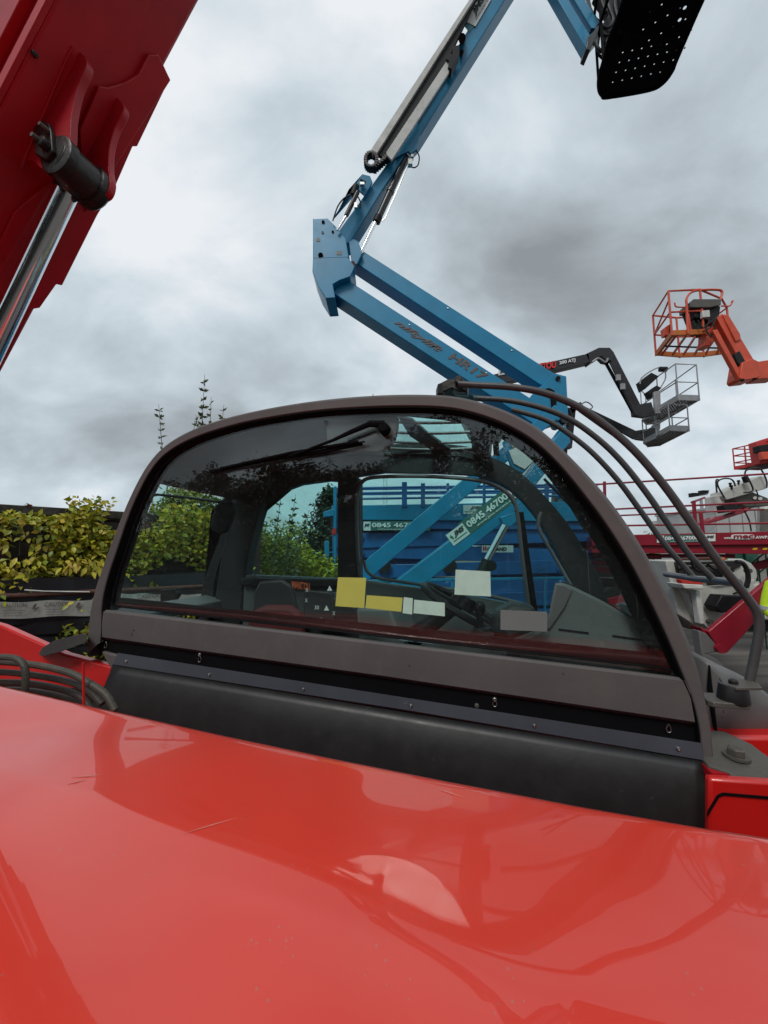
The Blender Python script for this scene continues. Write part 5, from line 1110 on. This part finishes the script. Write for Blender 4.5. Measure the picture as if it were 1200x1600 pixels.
for pts in (((1064, 880), (1070, 890), (1068, 900)), ((1080, 878), (1086, 890), (1100, 896)), ((1104, 880), (1118, 890), (1136, 886)), ((1060, 890), (1090, 886), (1110, 884)), ((1120, 880), (1132, 880), (1146, 893)), ((1100, 905), (1120, 912), (1150, 908), (1162, 920), (1146, 928))):
    MB().tube(smooth([PY(x, y, YT + .06) for x, y in pts], 16), .014, 6).build('hose', M['black'], WT)
for x, y, r_ in ((1130, 893, .035), (1173, 892, .03), (1112, 972, .03), (1140, 887, .02)):
    MB().lathe(PY(x, y, YT + .03), YV, [(0, r_ * .5), (0, r_), (.08, r_)], 14).build('pin', M['plate'], WT)
X('ledge', [(1066, 872), (1130, 870), (1140, 874), (1120, 876), (1066, 876)], YT - .1, .1, 'rust'); X('amber_box', [(1122, 872), (1134, 871), (1134, 876), (1122, 877)], YT - .12, .08, 'orange2')
bmr = X('boom', [(1107, 987), (1218, 892), (1240, 905), (1208, 940), (1165, 990), (1137, 1020), (1128, 1022)], YT - .35, .07, 'crimson')
X('boom_tip', [(1095, 980), (1108, 986), (1130, 1016), (1124, 1020), (1106, 1000)], YT - .30, .2, 'crimson')
MB().lathe(PY(1128, 1014, YT - .40), YV, [(0, .03), (0, .055), (.12, .055)], 18).build('pin', M['crimson'], WT)
X('pin_bracket', [(1196, 908), (1205, 912), (1204, 918), (1196, 915)], YT - .38, .03, 'liftred')
X('jib_foot', [(1092, 985), (1104, 990), (1124, 1012), (1122, 1019), (1104, 1022), (1118, 1028), (1128, 1038), (1134, 1048), (1100, 1048)], YT - .34, .12, 'fender')
MB().cyl(Vector((4.05, 6.0, .1)), Vector((4.05, 6.0, 1.0)), .38, 24).build('slew_ring', M['iron'], WT)

# green sheeted fence at the right
GF = thing('security_fence', (PY(1190, 900, 9.5).x, 9.5, 0), 'green sheeted mesh fence behind the cream turntable at the right edge', 'fence')
gx = PY(1140, 900, 9.5).x
MB().wbox(gx, gx + 5, 9.55, 9.57, .1, 1.95).build('sheet', M['green'], GF)
for i in range(12): MB().wbox(gx + i * .42, gx + i * .42 + .03, 9.5, 9.549, .05, 2.0).build('bar', M['greenpost'], GF)
for z in (.3, 1.1, 1.9): MB().wbox(gx, gx + 5, 9.46, 9.499, z, z + .03).build('rail', M['greenpost'], GF)
SR = thing('stair_rail', (PY(1192, 900, 7.4).x, 7.4, 0), 'thin dark green handrails sloping up before the green fence', 'handrail')
for y0 in (0, 12, 24): MB().tube([PY(1174, 880 + y0, 7.4), PY(1215, 848 + y0, 7.4)], .015, 6).build('rail', M['greenpost'], SR)
for x, y in ((1184, 872), (1196, 863), (1208, 854)): MB().cyl(PY(x, y, 7.4), Vector((PY(x, y, 7.4).x, 7.4, 0)), .014, 6).build('post', M['greenpost'], SR)

# orange lift body seen through the windscreen
JL = thing('boom_lift', (5.2, 10.5, 0), 'weathered orange red boom lift body seen through the curved windscreen', 'boom lift')
def J(name, pts, Y, d, m='orange', **k): return prismY(pts, Y, d).build(name, M[m], JL, bev=.02, **k)
jb = J('body', [(893, 800), (938, 803), (944, 826), (920, 830), (893, 822)], 10, .8)
txt('40DS', 898, 804, 926, 813, 9.97, 'darktext', jb, .05)
J('counterweight', [(900, 826), (960, 828), (965, 858), (910, 856)], 10, .8, 'liftred')
J('cowl', [(880, 760), (900, 758), (902, 800), (880, 800)], 9.6, .3, 'blue'); J('cowl', [(868, 748), (882, 740), (896, 752), (894, 776), (874, 778)], 9.5, .2, 'blue')
J('chassis', [(900, 858), (975, 860), (980, 900), (905, 905)], 10, 1, 'iron')
J('step', [(895, 903), (985, 904), (990, 918), (896, 916)], 8, .5, 'plate')
for x in (915, 965): MB().lathe(Vector((PY(x, 900, 9.8).x, 9.8, .5)), YV, [(0, .3), (0, .45), (.05, .5), (.3, .5), (.35, .45)], 24).build('wheel', M['tyre'], JL)

# ------------------------------------------------------------ person in hi-vis, only an arm in frame
PX = 4.77
PE = thing('person', (PX, 4.55, 0), 'person in a yellow hi-vis jacket at the right edge, only the sleeve showing', 'person')
def skin(name, joints, edges, m, parent, sub=2):
    me = bpy.data.meshes.new(name); o = world_loc(parent)
    me.from_pydata([Vector(j[0]) - o + Vector((PX, 4.6, 0)) for j in joints], edges, []); me.materials.append(m)
    ob = bpy.data.objects.new(name, me); COL.objects.link(ob); ob.parent = parent
    ob.modifiers.new('skin', 'SKIN'); sv = me.skin_vertices[0].data if me.skin_vertices else None
    if sv is None:
        bmx = bmesh.new(); bmx.from_mesh(me); bmx.verts.layers.skin.verify(); bmx.to_mesh(me); bmx.free(); sv = me.skin_vertices[0].data
    for v, j in zip(sv, joints): v.radius = (j[1], j[2] if len(j) > 2 else j[1])
    sv[0].use_root = True
    sb = ob.modifiers.new('sub', 'SUBSURF'); sb.levels = sub; sb.render_levels = sub
    for p in me.polygons: p.use_smooth = True
    return ob
skin('body', [((0, 0, 1.0), .13), ((0, 0, 1.25), .14), ((0, 0, 1.45), .12), ((0, 0, 1.55), .055), ((0, -.02, 1.68), .085), ((0, -.02, 1.76), .07),
              ((.09, 0, .92), .09), ((.10, -.02, .5), .06), ((.10, .02, .1), .045), ((.10, -.12, .05), .04), ((-.09, 0, .92), .09), ((-.10, .02, .5), .06), ((-.10, .04, .1), .045), ((-.10, -.10, .05), .04)],
     [(0, 1), (1, 2), (2, 3), (3, 4), (4, 5), (0, 6), (6, 7), (7, 8), (8, 9), (0, 10), (10, 11), (11, 12), (12, 13)], M['skin'], PE)
skin('trousers', [((0, 0, 1.0), .15), ((.09, 0, .90), .105), ((.10, -.02, .5), .08), ((.10, .02, .12), .075), ((-.09, 0, .90), .105), ((-.10, .02, .5), .08), ((-.10, .04, .12), .075)], [(0, 1), (1, 2), (2, 3), (0, 4), (4, 5), (5, 6)], M['trousers'], PE)
skin('jacket', [((0, 0, .92), .17), ((0, 0, 1.2), .165), ((0, 0, 1.40), .14), ((0, 0, 1.5), .08), ((.19, 0, 1.42), .075), ((.26, 0, 1.16), .062), ((.22, -.18, 1.0), .05), ((-.19, 0, 1.42), .075), ((-.27, .02, 1.14), .064), ((-.24, -.16, .96), .052)],
     [(0, 1), (1, 2), (2, 3), (2, 4), (4, 5), (5, 6), (2, 7), (7, 8), (8, 9)], M['hiviz'], PE)
skin('hair', [((0, .01, 1.78), .08), ((0, .05, 1.70), .075)], [(0, 1)], M['hair'], PE)
for s_ in (-1, 1):
    skin('hand', [((.235 * s_, -.22, .93), .03), ((.235 * s_, -.27, .90), .035, .02), ((.25 * s_, -.31, .87), .012), ((.235 * s_, -.32, .865), .012), ((.22 * s_, -.31, .865), .011), ((.21 * s_, -.30, .87), .010), ((.205 * s_, -.26, .90), .012)], [(0, 1), (1, 2), (1, 3), (1, 4), (1, 5), (0, 6)], M['skin'], PE)
    MB().ellip(Vector((PX + .10 * s_, 4.5, .045)), XV * .055, YV * .14, ZV * .05).build('boot', M['black'], PE)
mb = MB()
for z, r_ in ((1.02, .155), (1.22, .155)):
    mb.loft([[Vector((PX + r_ * 1.12 * math.cos(k * math.pi / 12), 4.6 + r_ * 1.12 * math.sin(k * math.pi / 12), z + dz)) for k in range(25)] for dz in (0, .05)])
mb.build('reflective_band', M['reflect'], PE)
o_ = Vector((PX, 4.6, 0))
MB().tube([o_ + Vector((-.262, .01, 1.17)), o_ + Vector((-.268, .015, 1.125))], .067, 14).tube([o_ + Vector((-.262, -.06, 1.06)), o_ + Vector((-.252, -.10, 1.02))], .062, 14).build('reflective_band', M['reflect'], PE)

# ================================================================== WALL AND PLANTS
W0, W1 = PY(-140, 800, 2.9), PY(560, 830, 6.0)
W0.z = W1.z = 0; wd = (W1 - W0).normalized(); wn = Vector((wd.y, -wd.x, 0))    # wn faces the camera
def WP_(px, py, off=0):
    d = ray(px, py); return CAM + d * ((W0 + wn * off - CAM).dot(wn) / d.dot(wn))
WL = (WP_(386, 830) - W0).dot(wd)
WALL = thing('timber_fence', tuple(W0), 'old dark timber fence at left, overgrown with yellowing creeper', 'fence')
top = WP_(60, 792).z
rnd = random.Random(3)
def wq(s0, s1, z0, z1, off, d): p = W0 + wd * s0; q = W0 + wd * s1; return MB().prism([p + ZV * z0 + wn * off, q + ZV * z0 + wn * off, q + ZV * z1 + wn * off, p + ZV * z1 + wn * off], -wn * d)
for row in range(9):
    z1 = top - .10 - row * .21
    if z1 < .1: break
    s = 0
    while s < WL:
        e = min(WL + .01, s + rnd.uniform(1.6, 2.4)); wq(s, e - .01, max(.02, z1 - .195), z1, rnd.uniform(-.01, .01), .03).build('plank', M['timber'], WALL); s = e
wq(-.5, WL, 0, top - .04, -.045, .02).build('gap_light_block', M['timber'], WALL)  # added board that stops light showing through the plank gaps
wq(-.5, WL, top - .075, top, .05, .14).build('top_rail', M['timber'], WALL, bev=.006)
wq(-.5, WL, top - .09, top - .076, .03, .1).build('top_rail', M['timber'], WALL)
for s in (.42, 1.5, 2.7): wq(s, s + .12, 0, top - .09, .045, .04).build('post', M['rustwood'], WALL, bev=.004)
# sheets, rail, pipe and tape at the foot of the fence
STK = thing('sheet_stack', tuple(W0 + wn * .3), 'stack of black sheeting leaning along the foot of the timber fence', 'sheeting')
zA = WP_(60, 905, .30).z
for i in range(6):
    a = .5 + .04 * i; z = zA - .02 - i * .11
    pts = []
    for k in range(40):
        s = k * (WL + .3) / 39 - .3; pts.append((s, .012 * math.sin(s * 9 + i * 2) + .01 * math.sin(s * 23 + i)))
    MB().loft([[W0 + wd * s + wn * (.30 + .02 * i + w_ * 1) + ZV * (z - dz + w_) for s, w_ in pts] for dz in (0, .02, .10)] + [[W0 + wd * s + wn * (.2) + ZV * (z - .10 + w_) for s, w_ in pts]]).build('sheet', M['tarp'], STK)
MB().loft([[W0 + wd * s + wn * o + ZV * z for s in (-.3, 1.6, WL)] for o, z in ((.05, zA + .03), (.30, zA), (.32, zA - .9), (.36, 0))]).build('sheet', M['tarp'], STK)
RP = MB().tube([WP_(-60, 933, .40), WP_(30, 931, .40), WP_(140, 925, .40), WP_(345, 915, .40)], .022, 12).build('pipe', M['rust'])
tag(RP, 'rusty brown steel pipe lying above the caution tape at left', 'pipe')
CP = MB().tube([WP_(38, 922, .42), WP_(70, 924, .42), WP_(140, 925, .43)], .006, 8).build('conduit', M['lgrey']); tag(CP, 'thin pale conduit lying just above the rusty pipe', 'conduit')
TPE = thing('caution_tape', tuple(W0 + wn * .46), 'dirty white tape printed CAUTION stretched along the fence foot', 'tape')
n_ = 60; rows = [[], []]
for k in range(n_):
    px = -80 + k * 7.2
    y0 = 941 - .07 * (px) * .4 + 1.2 * math.sin(k * .5); y1 = (967 - .07 * px * .55) + 1.0 * math.sin(k * .43 + 1)
    if px > 150: y0, y1 = 927 + .01 * (px - 150) + math.sin(k), 947 - .02 * (px - 150) + math.sin(k * .8)
    o = .46 + .004 * math.sin(k * .9)
    rows[0].append(WP_(px, y0, o)); rows[1].append(WP_(px, y1, o))
tp = MB().loft(rows + [[p - wn * .0015 for p in rows[1]], [p - wn * .0015 for p in rows[0]]]).build('tape', M['tape'], TPE)
def tpt(s, x0, y0, x1, y1, bold=.0, dy=-1.5): return lettering(s, WP_(x0, y0, .466), WP_(x1, y0 + dy, .466), WP_(x0, y1, .466), M['rusttext'], tp, bold=bold)
for x0, k in ((2, 1), (70, 1), (215, .9), (-70, 1)):
    y = 943.5 - x0 * .03 if x0 < 150 else 929
    tpt('CAUTION', x0, y, x0 + 40 * k, y + 6.5, .0)
    for j in range(3): tpt('cable buried below', x0 + 2, y + 9.5 + j * 4 * k, x0 + 38 * k - j * 4, y + 11.8 + j * 4 * k, 0, -1)
    bx = x0 + 48 * k
    MB().prism([WP_(bx + a, y + b, .466) for a, b in ((4, 0), (8, 0), (5, 6), (12, 5), (2, 13), (5, 7.5), (0, 8))], wn * .001).build('lightning_symbol', M['rusttext'], tp)

# leaves
def leaf_mesh(name, m, ln=.08, wdt=.045, fold=.35):
    vs = []; fs = []
    prof = [(0, 0), (.12, .45), (.35, 1), (.6, .85), (.82, .4), (1, 0)]
    for t, w_ in prof:
        z = -.18 * t * t * ln
        vs += [Vector((-w_ * wdt / 2, t * ln, z + fold * w_ * wdt * .4)), Vector((0, t * ln, z)), Vector((w_ * wdt / 2, t * ln, z + fold * w_ * wdt * .4))]
    for i in range(5):
        o = i * 3; fs += [(o, o + 1, o + 4, o + 3), (o + 1, o + 2, o + 5, o + 4)]
    me = bpy.data.meshes.new(name); me.from_pydata(vs, [], fs); me.materials.append(m); me.shade_smooth(); return me
def small_leaves(pts, m, size, name, parent, rnd, kind='stuff', up=.3, quad=True, aspect=.5):
    vs, fs = [], []
    for p, nrm in pts:
        d = Vector((rnd.gauss(0, 1), rnd.gauss(0, 1), rnd.gauss(0, .7) - up)).normalized()
        n = (nrm + Vector((rnd.gauss(0, .5), rnd.gauss(0, .5), rnd.gauss(0, .5) + .3))).normalized()
        s_ = d.cross(n).normalized(); s = size * rnd.uniform(.6, 1.3); o = len(vs)
        k = n * s * .12
        vs += [p, p + d * s * .45 + s_ * s * aspect * .5 + k, p + d * s, p + d * s * .45 - s_ * s * aspect * .5 + k, p + d * s * .5 - k * .5]
        fs += [(o, o + 1, o + 4), (o + 1, o + 2, o + 4), (o + 2, o + 3, o + 4), (o + 3, o, o + 4)]
    me = bpy.data.meshes.new(name); org = world_loc(parent); me.from_pydata([v - org for v in vs], [], fs); me.materials.append(m); me.shade_smooth()
    ob = bpy.data.objects.new(name, me); COL.objects.link(ob); ob.parent = parent
    if kind: ob['kind'] = kind
    return ob
VN = thing('creeper', tuple(W0 + wn * .15), 'yellow green climbing creeper with broad leaves covering the timber fence', 'creeper')
lm = leaf_mesh('leaf', M['vine'], .058, .034); lm2 = leaf_mesh('leaf_large', M['vineyellow'], .082, .034)
rnd = random.Random(11)
def vden(px, py):                                  # where the creeper grows
    if px < 165:
        t = 806 + 8 * math.sin(px * .05) - (6 if px < 55 else -8 if px < 120 else 4)
        lo = 905 + 22 * math.exp(-((px - 10) / 45) ** 2) - (0 if px < 110 else 6)
        if py < t or py > lo: return 0
        if 55 < px < 120 and py < 820: return .05
        if 15 < px < 36 and 830 < py < 866: return .08
        if 40 < px < 115 and 890 < py: return .25
        return 1
    return 1
lo_ = world_loc(VN); cnt = 0; tries = 0
def put_leaf(p, me, big, yaw, k=1.0):
    global cnt
    ob = bpy.data.objects.new('leaf', me); COL.objects.link(ob); ob.parent = VN; ob.location = p - lo_
    ob.scale = [rnd.uniform(.75, 1.2) * k] * 3
    # tip hangs down and outwards, face turned up and out
    ang = math.atan2(wn.x, -wn.y) + math.pi
    ob.rotation_euler = Euler((R(rnd.uniform(-75, -5)), R(rnd.uniform(-30, 30)), ang + yaw))
    cnt += 1
while cnt < 285 and tries < 20000:
    tries += 1
    px = rnd.uniform(-25, 165); py = rnd.uniform(790, 945)
    if rnd.random() > vden(px, py): continue
    if math.sin(px * .11 + py * .06) + math.sin(px * .05 - py * .13 + 2) < -1.0: continue
    p = WP_(px, py, rnd.uniform(.10, .26) + (.10 if py > 870 else 0))
    put_leaf(p, lm2 if py > 862 + rnd.gauss(0, 8) else lm, False, rnd.gauss(0, .9))
for px, py in ((104, 988), (120, 984), (115, 940), (2, 930), (8, 940), (128, 952), (125, 935), (107, 945)): put_leaf(WP_(px, py, .5), lm, False, rnd.gauss(0, .6), .8)
pts = []
for i in range(15000):
    s = rnd.uniform(-.2, WL * .98); z = rnd.uniform(1.15, top - .09 + .22 * rnd.random() * (1 if s > .9 else .1))
    s_vis = s
    if s < .95 and rnd.random() < .25: continue
    if math.sin(s * 6.1 + z * 4) + math.sin(s * 3 - z * 9 + 1) < -1.1 * rnd.random() - .1: continue
    pts.append((W0 + wd * s + wn * rnd.uniform(.04, .2 + .12 * math.sin(s * 3) ** 2) + ZV * z, wn))
for i in range(1500):
    s = rnd.uniform(.9, WL * .9); z = rnd.uniform(.75, 1.2); pts.append((W0 + wd * s + wn * rnd.uniform(.28, .42) + ZV * z, wn))
small_leaves(pts, M['vine'], .062, 'foliage', VN, rnd, aspect=.6)
for pts_ in (((30, 900), (45, 880), (60, 865), (66, 850)), ((45, 912), (70, 895), (60, 888), (80, 878)), ((32, 832), (31, 850), (30, 868)), ((118, 900), (122, 925), (124, 950)), ((128, 800), (116, 790), (114, 786))):
    MB().tube(smooth([WP_(x, y, .22) for x, y in pts_], 14), .003, 5).build('stem', M['twig'], VN)
RDL = [put for put in ()]
rl = leaf_mesh('red_leaf', M['redleaf'], .05, .035)
for px, py in ((36, 789), (40, 786), (46, 788), (42, 790)):
    ob = bpy.data.objects.new('leaf', rl); COL.objects.link(ob); ob.parent = VN; ob.location = WP_(px, py, .05) - lo_; ob.rotation_euler = Euler((R(rnd.uniform(-40, 10)), 0, rnd.uniform(-1, 2.5))); ob['label'] = 'dull red leaf'

# bush growing over the fence behind the cab, with upright twigs
def blob_pts(n, c, rx, ry, rz, rnd, shell=.55):
    o = []
    while len(o) < n:
        v = Vector((rnd.gauss(0, 1), rnd.gauss(0, 1), rnd.gauss(0, 1))).normalized(); r_ = rnd.uniform(shell, 1) ** .7
        b_ = 1 + .18 * math.sin(v.x * 5 + c.x * 7) + .14 * math.sin(v.z * 7 + v.y * 4 + c.y * 3)
        o.append((c + Vector((v.x * rx, v.y * ry, v.z * rz)) * r_ * b_, v))
    return o
BU = thing('shrub', tuple(Vector((PY(330, 900, 5.4).x, 5.4, 0))), 'leafy shrub with upright sprigs that reach above the cab roof', 'shrub')
rnd = random.Random(5); pts = []
for px, py, Y, rx, rz, n in ((262, 815, 5.3, .32, .34, 900), (300, 800, 5.4, .38, .42, 1500), (345, 815, 5.6, .4, .4, 1300), (285, 775, 5.4, .2, .2, 260), (330, 880, 5.3, .6, .5, 900), (405, 850, 5.9, .4, .40, 1000), (440, 862, 6.2, .4, .33, 900)):
    pts += blob_pts(n, PY(px, py, Y), rx, .4, rz, rnd, .3)
small_leaves(pts, M['bush'], .075, 'foliage', BU, rnd)
def sprig(base, tip, nl, parent, rnd, lf=.075):
    b_ = base; mid = lerp(b_, tip, .5) + Vector((rnd.uniform(-.04, .04), 0, 0)); c = smooth([b_, mid, tip], 14)
    MB().tube(c, .004, 5, rs=[.007 * (1 - i / len(c)) + .002 for i in range(len(c))]).build('twig', M['twig'], parent)
    ps = []
    for i in range(nl):
        t_ = .1 + .9 * i / nl; p = c[min(len(c) - 1, int(t_ * (len(c) - 1)))]
        ps.append((p, Vector((0, -1, 0))))
    o = small_leaves(ps, M['sprig'], lf, 'sprig_leaves', parent, rnd, up=-.5); return o
for bx, by, tx, ty, nl in ((264, 690, 248, 632, 16), (285, 690, 305, 655, 14), (308, 685, 320, 585, 42), (316, 690, 306, 648, 16), (330, 690, 350, 632, 20), (322, 680, 330, 620, 12), (408, 850, 412, 775, 22), (425, 850, 440, 765, 22), (440, 850, 462, 772, 26), (450, 850, 482, 800, 20), (398, 860, 404, 790, 16)):
    sprig(PY(bx, by + 90, 5.5), PY(tx, ty, 5.5), int(nl * 3.2), BU, rnd)
for s in (0, .12, -.1): MB().cyl(Vector((PY(330, 900, 5.4).x + s, 5.4, 0)), PY(330 + s * 120, 850, 5.4), .03, 8, .015).build('stem', M['bark'], BU)
HG = thing('hedge_shrub', tuple(Vector((PY(455, 900, 7.4).x, 7.4, 0))), 'rounded yellow green shrub seen through the small side window', 'shrub')
pts = []
for px, py, rx, rz, n in ((405, 880, .5, .62, 1700), (440, 886, .6, .55, 1900), (478, 893, .5, .42, 1600), (508, 900, .35, .33, 800), (430, 930, .9, .5, 900)):
    pts += blob_pts(n, PY(px, py, 7.0), rx, .5, rz, rnd, .4)
small_leaves(pts, M['vine'], .09, 'foliage', HG, rnd)
MB().cyl(Vector((PY(455, 900, 7.1).x, 7.1, 0)), PY(455, 880, 7.1), .05, 8, .03).build('stem', M['bark'], HG)
# conifer and pale tree beyond
def tree(name, lab, base, h, r0, blobs, m, n, lf, rnd, group=None, cat='tree', conifer=False):
    tr_ = thing(name, base, lab, cat, group); b_ = Vector(base)
    c = [b_, b_ + Vector((rnd.uniform(-.1, .1), 0, h * .5)), b_ + Vector((rnd.uniform(-.1, .1), 0, h * .95))]
    tk = MB().tube(smooth(c, 10), r0, 8, rs=[r0 * (1 - .85 * i / 10) for i in range(11)][:len(smooth(c, 10))] + [r0 * .1] * 3)
    tk.build('trunk', M['bark'], tr_); pts = []
    if conifer:
        lm_ = MB()
        for i in range(46):
            z = h * (.12 + .86 * i / 46); r_ = conifer * (1 - (i / 46) ** 1.2) * rnd.uniform(.7, 1.15) + .12; a = i * 2.4
            tip = b_ + Vector((math.cos(a) * r_, math.sin(a) * r_, z + r_ * .25)); o = b_ + Vector((0, 0, z)); lm_.cyl(o, tip, .02, 5, .006)
            for k in range(int(n / 46)):
                t_ = rnd.uniform(.15, 1); p = lerp(o, tip, t_) + Vector((rnd.gauss(0, .09), rnd.gauss(0, .09), rnd.gauss(0, .07)))
                pts.append((p, Vector((math.cos(a), math.sin(a), .6))))
        lm_.build('limb', M['bark'], tr_)
    else:
        lm_ = MB(); bl = []
        for i in range(blobs):
            a = i * 2.4 + rnd.random(); rr = h * .26 * rnd.uniform(.3, 1); z = h * rnd.uniform(.35, .9); cc = b_ + Vector((math.cos(a) * rr, math.sin(a) * rr, z)); bl.append(cc)
            lm_.cyl(b_ + Vector((0, 0, z * .55)), cc, .035, 5, .012)
            rx = h * rnd.uniform(.09, .17); pts += blob_pts(int(n / blobs), cc, rx, rx, rx * .85, rnd, .25)
        lm_.build('limb', M['bark'], tr_)
    small_leaves(pts, m, lf, 'crown', tr_, rnd, kind=None); return tr_
rnd = random.Random(21)
tree('conifer_tree', 'dark conifer standing left of the blue scissor lift, seen through the cab', (PY(513, 860, 11).x, 11, 0), 3.7, .1, 0, M['conifer'], 6500, .13, rnd, conifer=1.1)
tree('pale_tree', 'pale green loose tree behind the shrubs seen through the small side window', (PY(485, 860, 13).x, 13, 0), 3.0, .08, 12, M['bush'], 2600, .12, rnd)
tree('garden_tree', 'small pale tree glimpsed behind the guard bars over the crimson deck', (PY(1022, 850, 17).x, 17, 0), 2.8, .08, 8, M['bush'], 1500, .14, rnd)
# line of trees across the yard behind the viewer, mirrored in the side window
for i in range(17):
    x = -22 + i * 2.3 + rnd.uniform(-.5, .5); hh = rnd.uniform(5.6, 7.2) + (.8 if i in (7, 8) else 0)
    tree('yard_tree', 'dark leafy tree in the row behind the viewer, mirrored in the cab glass', (x, -12.5 + rnd.uniform(-1.4, 1.2), 0), hh, .12, 16, M['darkleaf'], 6500, .20, rnd, group='trees in the row behind the viewer')
DARK_SCREEN = thing('timber_fence', (-3, -10.5, 0), 'unseen tall dark board screen added behind the viewer to darken the cab glass reflection', 'fence')  # added out of view so the cab glass mirrors something dark
for i in range(46):
    x = -30 + i * 1.12; zt = 3.0 + .04 * math.sin(i * 2.3)
    MB().wbox(x, x + 1.10, -10.53 - .01 * (i % 2), -10.50 - .01 * (i % 2), 0, zt).build('board', M['timber'], DARK_SCREEN)
